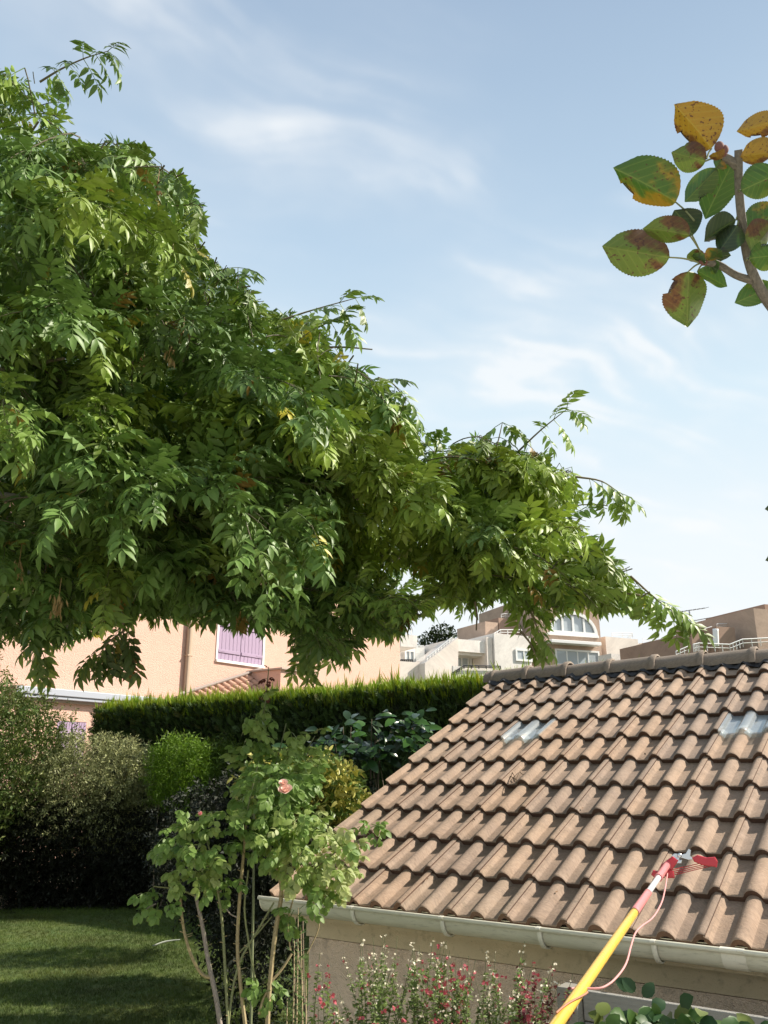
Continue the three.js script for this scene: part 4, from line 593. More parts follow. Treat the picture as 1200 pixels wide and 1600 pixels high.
// ------------------------------------------------------------------ rose
const roseGeos = Array.from({ length: 6 }, (_, i) => pinnate(i % 2 ? 2 : 2, rr(0.065, 0.08), rr(0.040, 0.046), rr(0.029, 0.034), rr(0.3, 0.9), { first: 0.45, prof: roundProf }));
const canePath = (pts, dd) => pts.map(([x, y, d2]) => at(x, y, d2 ?? dd));
function roseLeaves(parent, blobs, dd, mats, sc = 1) {
  const rest = []; let made = parent.children.filter((c) => c.name === 'leaf').length;
  parent.updateWorldMatrix(true, false); const inv = parent.matrixWorld.clone().invert();
  for (const [cx, cy, rx, ry, n, dep, tone, d2] of blobs) for (let i = 0; i < n; i++) {
    let x, y; do { x = rr(-1, 1); y = rr(-1, 1); } while (x * x + y * y > 1);
    const p = at(cx + x * rx, cy + y * ry, (d2 ?? dd) + gauss() * dep), dir = V(x * 0.8 + gauss() * 0.7, -y * 0.3 + gauss() * 0.5 - 0.1, gauss() * 0.7 + 0.35), up = V(gauss() * 0.45 + 0.15, 1, 0.55 + gauss() * 0.4);
    const mt = mats[Math.min(mats.length - 1, Math.max(0, Math.floor(tone + rr(-0.6, 0.9))))], fr = frame(p, dir, up, sc * rr(0.65, 1.1));
    if (made++ < 290) { const m = mesh('leaf', pick(roseGeos), mt, parent); m.applyMatrix4(inv.clone().multiply(fr)); } else { const g = pick(roseGeos).clone(); g.applyMatrix4(fr); rest.push(g); }
  }
  if (rest.length) wmesh('leaves', mergeGeometries(rest), mats[Math.min(1, mats.length - 1)], parent).userData.kind = 'stuff';
}
const roseMats = [leafMat(0.09, 0.18, 0.04, 0.5, 0.4), leafMat(0.18, 0.29, 0.06, 0.5, 0.5), leafMat(0.30, 0.40, 0.10, 0.5, 0.52), leafMat(0.42, 0.48, 0.18, 0.5, 0.52)];
function bloom(name, p, r, parent, mat, closed) {
  const b = new GB(); const rings = closed ? [[4, 0.5, 0.15]] : [[5, 1, 0.95], [5, 0.85, 0.6], [5, 0.65, 0.35], [4, 0.42, 0.15]];
  rings.forEach(([n, s, open], k) => { for (let i = 0; i < n; i++) { const a = i / n * 6.283 + k * 0.7 + rr(-0.2, 0.2), d = V(Math.cos(a) * open, 1 - open * 0.62, Math.sin(a) * open).normalize(), inn = V(-Math.cos(a) * (1 - open), open * 0.9 + 0.1, -Math.sin(a) * (1 - open)); inn.addScaledVector(d, -inn.dot(d)).normalize(); blade(b, V(0, 0, 0), d, inn, r * s * 1.15, r * s * 1.15, 0.45, -0.15, [[0.2, 0.6], [0.5, 1], [0.8, 0.95], [0.95, 0.6]]); } });
  const g = b.build(); g.applyMatrix4(new THREE.Matrix4().makeRotationX(0.7)); g.translate(p.x, p.y, p.z); return wmesh(name, g, mat, parent);
}
{
  const dd = 3.35, rose = thing('rose_bush', 'tall rose bush with bare canes, a pink bloom and leaves reaching over the gutter', 'rose bush', at(375, 1600, dd).setY(0));
  const grey = std({ color: C(0.30, 0.26, 0.22), roughness: 0.85, map: rep(tBark, 8, 4), bumpMap: rep(tBark, 8, 4), bumpScale: 0.003 }), tan2 = std({ color: C(0.36, 0.29, 0.15), roughness: 0.7, map: rep(tBark, 8, 4) }), greenCane = std({ color: C(0.20, 0.22, 0.09), roughness: 0.6, map: rep(tBark, 8, 4) });
  const R = (px) => px / FPX * dd / 2 * 0.82;
  const canes = [[[[352, 1660], [338, 1560], [326, 1505], [316, 1445], [306, 1400]], [9, 8, 7, 6], grey], [[[334, 1528], [318, 1524], [302, 1500], [290, 1465], [284, 1430], [282, 1400]], [6, 5, 4], tan2], [[[360, 1670], [351, 1500], [346, 1430], [336, 1370], [328, 1330]], [5, 5, 4, 3], greenCane], [[[392, 1670], [376, 1540], [371, 1480], [374, 1410], [381, 1330], [386, 1270]], [7, 6, 6, 4], tan2], [[[416, 1680], [420, 1560], [430, 1460], [440, 1390], [433, 1360], [425, 1330]], [9, 8, 8, 6, 5], tan2], [[[352, 1640], [372, 1510], [405, 1450], [428, 1410]], [4, 4, 3], greenCane], [[[372, 1490], [392, 1470], [425, 1432]], [3, 3, 2], greenCane], [[[400, 1540], [390, 1480], [382, 1420], [388, 1360]], [4, 3.5, 3], greenCane], [[[418, 1540], [440, 1515], [456, 1490]], [5, 4], tan2], [[[454, 1485], [450, 1440], [458, 1405], [468, 1370]], [3, 3, 2], tan2], [[[480, 1490], [498, 1450], [497, 1430], [488, 1405]], [2.5, 2.5, 2], tan2], [[[440, 1390], [455, 1360], [470, 1330]], [5, 4, 3], tan2], [[[425, 1335], [415, 1290], [420, 1240]], [4, 3, 2], greenCane], [[[440, 1390], [480, 1365], [520, 1335], [560, 1300], [588, 1290]], [4, 3, 2, 1.2], greenCane], [[[386, 1270], [396, 1225], [404, 1190]], [3, 2.2, 1.8], greenCane], [[[306, 1400], [280, 1390], [240, 1385]], [4, 3, 2], greenCane], [[[328, 1330], [320, 1300], [313, 1272]], [3, 2], greenCane], [[[450, 1300], [448, 1265], [445, 1240]], [3, 2], greenCane], [[[222, 1428], [232, 1418], [244, 1412]], [2, 2], grey], [[[372, 1434], [360, 1428], [354, 1420]], [2.5, 2], grey], [[[405, 1585], [412, 1560], [420, 1545]], [5, 4], tan2]];
  for (const [p, r, m] of canes) wmesh('cane', tube(canePath(p, dd), r.map(R), 7), m, rose);
  { const th = new GB(); for (const [p] of canes.slice(0, 6)) { const c = new THREE.CatmullRomCurve3(canePath(p, dd)); for (let i = 0; i < 16; i++) { const q = c.getPoint(rr(0.05, 0.85)); stick(th, q, q.clone().add(V(gauss() * 0.02, 0.006, gauss() * 0.02)), 0.0018); } } wmesh('thorns', th.build(), tan2, rose).userData.kind = 'stuff'; }
  roseLeaves(rose, [[485, 1320, 56, 52, 96, 0.18, 2.5], [525, 1345, 28, 48, 48, 0.14, 3.2], [450, 1290, 46, 36, 46, 0.18, 2], [335, 1300, 66, 32, 70, 0.16, 1.5], [300, 1358, 46, 24, 34, 0.12, 2.6], [250, 1400, 32, 18, 12, 0.06, 2.8], [440, 1305, 42, 45, 50, 0.16, 1.5], [500, 1390, 22, 22, 12, 0.1, 2.7], [285, 1312, 32, 30, 26, 0.14, 0.8], [345, 1370, 36, 18, 9, 0.1, 1.8], [462, 1425, 18, 24, 9, 0.08, 1.2], [425, 1230, 36, 36, 50, 0.15, 2.3], [460, 1220, 34, 28, 30, 0.12, 2.4], [570, 1296, 22, 14, 9, 0.05, 2.4], [420, 1548, 22, 10, 8, 0.05, 1.5], [405, 1530, 12, 5, 3, 0.03, 3], [405, 1250, 16, 34, 8, 0.1, 1.2]], dd, roseMats, 0.76);
  const pink = leafMat(0.92, 0.66, 0.56, 0.8, 0.35), pink2 = leafMat(0.75, 0.34, 0.36, 0.6, 0.3);
  bloom('flower', at(446, 1238, dd - 0.28), 0.026, rose, pink); bloom('flower', at(443, 1226, dd - 0.27), 0.017, rose, pink); bloom('bud', at(313, 1274, dd - 0.2), 0.026, rose, pink2, true);
}
{ // a second, slim climber standing farther back
  const dd = 3.7, c = thing('climbing_rose', 'slim climbing rose with a reddish tip rising in front of the hedge', 'climbing rose', at(405, 1400, dd).setY(0)), m = std({ color: C(0.13, 0.15, 0.07), roughness: 0.7 });
  for (const [p, r] of [[[[390, 1700], [396, 1400], [398, 1250], [408, 1150], [416, 1085], [420, 1042]], [0.006, 0.0045, 0.003, 0.0022]], [[[396, 1300], [420, 1230], [440, 1160], [447, 1130]], [0.005, 0.003, 0.002]], [[[398, 1290], [450, 1220], [480, 1170], [492, 1150]], [0.005, 0.003, 0.002]]]) wmesh('cane', tube(canePath(p, dd), r, 6), m, c);
  roseLeaves(c, [[400, 1130, 15, 44, 12, 0.1, 1.8], [396, 1210, 24, 45, 20, 0.14, 1.8], [440, 1160, 24, 34, 14, 0.1, 2], [480, 1170, 24, 28, 20, 0.1, 2.2], [440, 1200, 40, 22, 24, 0.1, 1.8], [404, 1105, 11, 34, 9, 0.06, 2], [412, 1180, 40, 40, 12, 0.12, 1.8]], dd, roseMats, 0.9);
  const redLeaf = [leafMat(0.10, 0.035, 0.022, 0.5, 0.3)]; roseLeaves(c, [[420, 1052, 4, 12, 4, 0.02, 0], [415, 1085, 5, 7, 3, 0.02, 0]], dd, redLeaf, 0.45);
}

// ------------------------------------------------------------------ border by the garage wall
{
  const t = thing('leafy_spike_plant', 'upright green leafy spike against the garage wall corner', 'plant', at(462, 1640, 4.1).setY(0)), L = [], b = new GB();
  for (const [x0, x1, y1, dd] of [[458, 466, 1418, 4.15], [472, 470, 1450, 4.12], [452, 460, 1470, 4.1], [474, 478, 1530, 4.05], [545, 527, 1570, 3.9], [520, 522, 1582, 3.9], [440, 449, 1560, 4.05]]) {
    const A = at(x0, 1760, dd), B = at(x1, y1, dd), n = Math.round(B.distanceTo(A) / 0.013); L.push(tube([A, A.clone().lerp(B, 0.5).add(V(0.004, 0, 0)), B], [0.006, 0.004, 0.002], 5));
    for (let i = 0; i < n; i++) { const f = i / n, p = A.clone().lerp(B, f), a = i * 2.4; if (f < 0.2) continue; const d = V(Math.cos(a), rr(0.5, 1), Math.sin(a)).normalize(), nn = V(-Math.cos(a) * 0.6, 0.8, -Math.sin(a) * 0.6); nn.addScaledVector(d, -nn.dot(d)).normalize(); blade(b, p, d, nn, rr(0.055, 0.085) * (1.1 - 0.4 * f), 0.010, 0.2, rr(0.1, 0.5), lanceProf); }
  }
  wmesh('stems', merge(L), twigTan, t).userData.kind = 'stuff'; wmesh('foliage', b.build(), leafMat(0.13, 0.21, 0.06, 0.5, 0.4), t).userData.kind = 'stuff';
}
{
  const stemM = std({ color: C(0.12, 0.13, 0.06), roughness: 0.8 }), leafM = leafMat(0.17, 0.24, 0.06, 0.5, 0.4), redM = leafMat(0.46, 0.10, 0.12, 0.5, 0.35), whiteM = leafMat(0.82, 0.76, 0.58, 0.6, 0.35), darkRed = leafMat(0.16, 0.035, 0.035, 0.6, 0.2);
  const spots = [[500, 22, 1480, 'sparse red flowered sage at the left end of the clump'], [590, 40, 1455, 'red and white flowered sage left of the clump centre'], [650, 45, 1450, 'tall white and red flowered sage under the gutter bracket'], [705, 40, 1470, 'sage with the brightest red blooms in the clump'], [770, 45, 1470, 'green bushy sage with small white flowers beside the red blooms'], [835, 36, 1500, 'dark stemmed red sage next to the yellow pole']];
  for (const [cx, w, top, label] of spots) {
    const dd = 3.45, t = thing('sage_plant', label + ' by the garage wall', 'plant', at(cx, 1640, dd).setY(0), 'flowering sage along the garage wall'), S = [], lf = new GB(), rf = new GB(), wf = new GB(), dk = new GB(), sparse = cx === 500, dark = cx === 835;
    const base = at(cx, 1760, dd), n = sparse ? 9 : 36;
    for (let i = 0; i < n; i++) {
      const x1 = cx + gauss() * w * 1.5, y1 = lerp(top, 1640, Math.pow(rnd(), 1.25)), d1 = dd + gauss() * 0.16, B = at(x1, y1, d1), A = base.clone().add(V(gauss() * 0.05, 0, gauss() * 0.05)), M = A.clone().lerp(B, 0.55).add(V(gauss() * 0.03, 0, gauss() * 0.03)), cv = new THREE.CatmullRomCurve3([A, M, B]);
      S.push(tube([A, M, B], [0.0022, 0.0016, 0.0009], 4, false)); const len = A.distanceTo(B);
      for (let k = 0; k < len / 0.0055; k++) { const f = Math.pow(rnd(), 0.7) * 0.86, p = cv.getPoint(f), d = V(gauss(), gauss() * 0.5 + 0.25, gauss()).normalize(), nn = V(gauss() * 0.4, 1, gauss() * 0.4 + 0.3); nn.addScaledVector(d, -nn.dot(d)).normalize(); blade(dark && rnd() < 0.6 ? dk : lf, p, d, nn, rr(0.012, 0.024), rr(0.007, 0.012), 0.2, 0.2, [[0.5, 1]]); }
      for (let k = 0; k < 6; k++) { const f = 0.74 + 0.26 * rnd(), p = cv.getPoint(f).add(V(gauss() * 0.008, 0, gauss() * 0.008)), red = rnd() < (cx === 705 ? 0.45 : dark || sparse ? 0.65 : cx === 770 ? 0.08 : 0.14), g = red ? (dark && rnd() < 0.6 ? dk : rf) : wf; for (let q = 0; q < 2; q++) { const d = V(gauss(), -0.3 + gauss() * 0.5, gauss() + 0.4).normalize(), nn = V(gauss(), gauss(), gauss() + 0.01); nn.addScaledVector(d, -nn.dot(d)).normalize(); blade(g, p, d, nn, red ? rr(0.009, 0.016) : rr(0.008, 0.013), red ? 0.010 : 0.0075, 0.2, 0.2, [[0.6, 1.1]]); } }
    }
    for (let i = 0; i < (cx === 705 ? 26 : 8); i++) { const p = at(cx + gauss() * w, rr(1520, 1625), dd - 0.1 + gauss() * 0.1); for (let q = 0; q < 4; q++) { const d = V(gauss(), gauss() * 0.6, gauss() + 0.4).normalize(), nn = V(gauss(), gauss(), gauss() + 0.01); nn.addScaledVector(d, -nn.dot(d)).normalize(); blade(rf, p, d, nn, 0.016, 0.013, 0.2, 0.2, [[0.6, 1.1]]); } }
    wmesh('stems', merge(S), stemM, t).userData.kind = 'stuff'; wmesh('foliage', lf.build(), leafM, t).userData.kind = 'stuff';
    if (rf.i.length) wmesh('red_flowers', rf.build(), redM, t).userData.kind = 'stuff'; if (wf.i.length) wmesh('white_flowers', wf.build(), whiteM, t).userData.kind = 'stuff'; if (dk.i.length) wmesh('dark_leaves', dk.build(), darkRed, t).userData.kind = 'stuff';
  }
}
{ // raised bed of grey boards with low leafy plants
  const n = gH.clone().negate(), P0 = gO.clone().setY(0).addScaledVector(n, 0.30);
  const fp = (px, py) => hit(px, py, P0, n), A = fp(908, 1547), bed = thing('planter_box', 'weathered grey board planter along the garage wall', 'planter', A.clone().setY(0));
  const wood = std({ color: C(0.40, 0.39, 0.36), roughness: 0.9, map: rep(tWood, 1, 3), bumpMap: rep(tWood, 1, 3), bumpScale: 0.003 }), wood2 = std({ color: C(0.32, 0.30, 0.26), roughness: 0.9, map: rep(tWood, 1, 4) });
  const top = A.y, o = A.clone().setY(0); 
  for (let i = 0; i < 5; i++) wmesh('plank', boxIn(o, gE, UP, n, 0.005, 3.2, top - 0.112 * (i + 1) + 0.006, top - 0.112 * i, -0.03 + rr(0, 0.003), 0, 0.004), wood, bed);
  wmesh('post', boxIn(o, gE, UP, n, -0.085, 0.0, 0, top + 0.012, -0.05, 0.05, 0.005), wood2, bed);
  wmesh('post', boxIn(o, gE, UP, n, 3.21, 3.3, 0, top + 0.012, -0.05, 0.05, 0.005), wood2, bed);
  const mats = [leafMat(0.055, 0.115, 0.03, 0.4, 0.3), leafMat(0.08, 0.155, 0.035, 0.4, 0.35), leafMat(0.035, 0.08, 0.03, 0.45, 0.25), leafMat(0.16, 0.20, 0.05, 0.45, 0.35)];
  const geos = g2(0.062, 0.05, [[0.1, 0.55], [0.35, 1.0], [0.65, 0.95], [0.88, 0.5]], 5);
  for (const [cx, cy, w, h, cnt, label] of [[1005, 1612, 26, 40, 70, 'tallest leafy plant in front of the planter boards'], [955, 1620, 34, 26, 60, 'low rounded leaves beside the planter post'], [1075, 1616, 42, 30, 90, 'broad pale green leaves at the middle of the planter'], [1150, 1622, 46, 22, 60, 'low dark leaves at the right end of the planter']]) {
    const dd = 3.25, t = thing('leafy_plant', label, 'plant', at(cx, 1690, dd).setY(0), 'leafy plants in the planter'), L = []; t.updateWorldMatrix(true, false); const inv = t.matrixWorld.clone().invert(), root = at(cx, 1720, dd);
    for (let i = 0; i < cnt; i++) { const p = at(cx + gauss() * w, cy + gauss() * h * 0.9 + 6, dd + gauss() * 0.1), d = V(gauss(), rr(-0.2, 0.6), gauss() + 0.3), m = mesh('leaf', pick(geos), mats[cx === 1145 ? pick([0, 2, 2]) : pick([0, 1, 1, 2, 3])], t); m.applyMatrix4(inv.clone().multiply(frame(p, d, V(gauss() * 0.4, 0.7, 0.8), rr(0.6, 1.1)))); L.push(tube([root.clone().add(V(gauss() * 0.03, 0, gauss() * 0.03)), root.clone().lerp(p, 0.6).add(V(0, 0.02, 0)), p], [0.002, 0.0015], 4, false)); }
    if (cx === 1005) for (const [x, y, a] of [[994, 1552, -0.6], [1003, 1560, 0.6], [988, 1548, -1]]) { const m = mesh('leaf', geos[0], mats[2], t); m.applyMatrix4(inv.clone().multiply(frame(at(x, y, dd), V(a, 0.7, 0.2), V(0, 0.3, 1), 0.8))); }
    wmesh('stems', merge(L), std({ color: C(0.10, 0.14, 0.05), roughness: 0.7 }), t).userData.kind = 'stuff';
  }
}

// ------------------------------------------------------------------ bits fallen on the roof
{
  const P0 = onRoof(0, 0, 0.045), onTile = (px, py, up = 0) => hit(px, py, P0.clone().addScaledVector(gN, up), gN), dry = std({ color: C(0.17, 0.11, 0.06), roughness: 0.9 });
  const tw = thing('dry_twig', 'small dry forked twig caught on the tiles below the left glass tile', 'twig', onTile(812, 1212)), L = [];
  for (const p of [[[796, 1212], [806, 1218], [816, 1224]], [[806, 1218], [812, 1206], [822, 1196]], [[812, 1206], [818, 1210], [828, 1204]], [[800, 1206], [806, 1218], [808, 1228]]]) L.push(tube(p.map(([x, y], i) => onTile(x, y, 0.012 * (i % 2))), [0.0026, 0.0014], 5));
  wmesh('twig', merge(L), dry, tw);
  const spots = [[742, 1282, 'beside the roof left of centre, below the dry twig', 0], [912, 1262, 'on the middle of the roof, alone in its course', 1], [1008, 1180, 'on the upper roof right of centre', 0], [668, 1372, 'on the lower left of the roof near the gutter', 1], [1150, 1300, 'on the right of the roof above the red lever', 0], [872, 1392, 'two courses above the gutter, left of the pole', 1]];
  for (const [x, y, where, k] of spots) { const p = onTile(x, y), t = thing('fallen_leaf', (k ? 'tiny curled brown leaf ' : 'tiny dry leaf scrap ') + where, 'leaf', p, 'dry leaves fallen on the roof'), b = new GB(), d = gE.clone().multiplyScalar(gauss()).addScaledVector(gU, gauss()).normalize(); blade(b, p, d, gN, rr(0.02, 0.032), rr(0.010, 0.016), 0.6, -0.3); wmesh('blade', b.build(), leafMat(k ? 0.22 : 0.12, k ? 0.12 : 0.08, 0.05, 0.8, 0.2), t); }
}

// ------------------------------------------------------------------ pole pruner held up from below the frame
{
  const A = at(815, 1680, 1.7), B = at(991, 1426, 2.75), dir = B.clone().sub(A).normalize(), t = thing('pole_pruner', 'yellow pole pruner with red head and pink cord held in front of the roof', 'pole pruner', A);
  const on = (k) => B.clone().addScaledVector(dir, k), side = dir.clone().cross(UP).normalize(), up = side.clone().cross(dir).normalize();
  const yellow = std({ color: C(0.70, 0.44, 0.07), roughness: 0.4, map: tScuff, roughnessMap: tStucco }), red = std({ color: C(0.52, 0.035, 0.05), roughness: 0.3 }), pinkM = std({ color: C(0.66, 0.22, 0.22), roughness: 0.25 }), steel = std({ color: C(0.62, 0.64, 0.66), roughness: 0.25, metalness: 0.85 }), alu = std({ color: C(0.82, 0.82, 0.82), roughness: 0.32, metalness: 0.35 });
  const cyl = (a, b, r0, r1, s = 20) => tube([on(a), on((a + b) / 2), on(b)], [r0, r1], s);
  wmesh('pole', tube([A, A.clone().lerp(B, 0.5), B], [0.01170, 0.01170], 24), yellow, t);
  wmesh('pole_end_ring', cyl(-0.002, 0.006, 0.01242, 0.01242), std({ color: C(0.10, 0.05, 0.02), roughness: 0.6 }), t);
  const px2k = (x, y) => { const r = ray(x, y), w = EYE.clone().sub(B), bb = dir.dot(r), d1 = dir.dot(w), e = r.dot(w); return (bb * e - d1) / (1 - bb * bb) * -1; };
  const kk = (x, y) => { let best = 0, e = 1e9; for (let k = 0; k < 2; k += 0.002) { const q = toPx(on(k)), d = (q[0] - x) ** 2 + (q[1] - y) ** 2; if (d < e) { e = d; best = k; } } return best; };
  const k1 = kk(1012, 1394), k2 = kk(1030, 1372), k3 = kk(1044, 1352), k4 = kk(1056, 1338);
  wmesh('sleeve', cyl(0.007, k1, 0.01224, 0.01125), pinkM, t);
  wmesh('tube', cyl(k1 - 0.01, k2 + 0.03, 0.00909, 0.00909), alu, t);
  wmesh('collar', merge([cyl(k2, k3, 0.01170, 0.01170), cyl(k2 - 0.002, k2 + 0.01, 0.01350, 0.01350), cyl(k3 - 0.02, k3, 0.01386, 0.01386)]), pinkM, t);
  const loc = (x, y, z) => on(k3).addScaledVector(side, x).addScaledVector(up, y).addScaledVector(dir, z);
  const Q = (x, y, dz = 0) => { const r = ray(x, y), P = on(k3 + dz), n = EYE.clone().sub(P).normalize(); return hit(x, y, P, n); };
  const nView = EYE.clone().sub(on(k3)).normalize();
  const plate = (pts, th, m, name, parent = t, dz = 0) => { const P = pts.map(([x, y]) => Q(x, y, dz)), o = P[0], X = side.clone().addScaledVector(nView, -side.dot(nView)).normalize(), Y = nView.clone().cross(X).normalize(), s = new THREE.Shape(P.map((p) => new THREE.Vector2(p.clone().sub(o).dot(X), p.clone().sub(o).dot(Y)))); const g = new THREE.ExtrudeGeometry(s, { depth: th, bevelEnabled: true, bevelSize: th * 0.25, bevelThickness: th * 0.25, bevelSegments: 2, curveSegments: 6 }); g.translate(0, 0, -th / 2); g.applyMatrix4(new THREE.Matrix4().makeBasis(X, Y, nView).setPosition(o)); return wmesh(name, g, m, parent); };
  const head = sub('head', t);
  plate([[1032, 1362], [1036, 1352], [1051, 1341], [1057, 1345], [1046, 1360], [1049, 1366], [1044, 1369]], 0.024, red, 'bracket', head);
  plate([[1020, 1366], [1022, 1362], [1032, 1364], [1036, 1370], [1028, 1374]], 0.02, red, 'lug', head);
  plate([[1040, 1362], [1050, 1363], [1051, 1369], [1043, 1369]], 0.026, red, 'pulley_guard', head, -0.01);
  plate([[1049, 1338], [1054, 1334], [1064, 1336], [1072, 1334], [1076, 1327], [1079, 1329], [1078, 1338], [1083, 1342], [1076, 1343], [1066, 1340], [1056, 1342]], 0.005, steel, 'blade', head);
  plate([[1056, 1342], [1060, 1340], [1061, 1345], [1065, 1344], [1064, 1348], [1058, 1348]], 0.008, steel, 'hook', head, -0.008);
  plate([[1084, 1341], [1090, 1338], [1104, 1342], [1116, 1341], [1119, 1346], [1118, 1353], [1113, 1352], [1098, 1350], [1086, 1345]], 0.018, red, 'lever', head);
  { const sp2 = new THREE.SphereGeometry(0.009, 12, 8); const p = Q(1062, 1337, -0.004); sp2.scale(1, 1, 0.5); sp2.translate(p.x, p.y, p.z); wmesh('pivot_bolt', sp2, steel, head); }
  for (const [a, b2] of [[[1050, 1359], [1098, 1348]], [[1050, 1362], [1104, 1350]], [[1050, 1365], [1110, 1351]], [[1049, 1368], [1116, 1352]]]) wmesh('cord', bar(Q(...a, -0.005), Q(...b2), 0.0014, 5), red, head);
  const cordM = std({ color: C(0.66, 0.30, 0.28), roughness: 0.6 });
  const kOf = (y) => { let a = -2, b2 = 0.6; for (let i = 0; i < 40; i++) { const m = (a + b2) / 2; toPx(on(m))[1] > y ? a = m : b2 = m; } return a; };
  const cd = (x, y, o = 0) => at(x, y, on(kOf(y)).distanceTo(EYE) + o);
  wmesh('pull_cord', tube([Q(1043, 1364, -0.02), cd(1039, 1390, 0.02), cd(1033, 1412), cd(1018, 1436), cd(1004, 1446), cd(994, 1456), cd(986, 1478), cd(978, 1506), cd(966, 1524), cd(951, 1538), cd(937, 1544), cd(915, 1544), cd(903, 1543, -0.005), cd(893, 1545, -0.014)], [0.0024, 0.0024], 6), cordM, t);
  { const c = [], k0 = kOf(1545), r = 0.0136, n2 = dir.clone().cross(nView).normalize(); for (let i = 0; i <= 16; i++) { const k = k0 - i * 0.012, a = 0.25 + i / 16 * 2.4, vv = EYE.clone().sub(on(k)).normalize(), w = dir.clone().cross(vv).normalize(), f = w.clone().cross(dir).normalize(); c.push(on(k).addScaledVector(w, Math.cos(a) * r).addScaledVector(f, Math.sin(a) * r * Math.sign(f.dot(vv)))); } wmesh('wrapped_cord', tube(c, [0.0022, 0.0022], 6), std({ color: C(0.42, 0.18, 0.10), roughness: 0.7 }), t); }
}

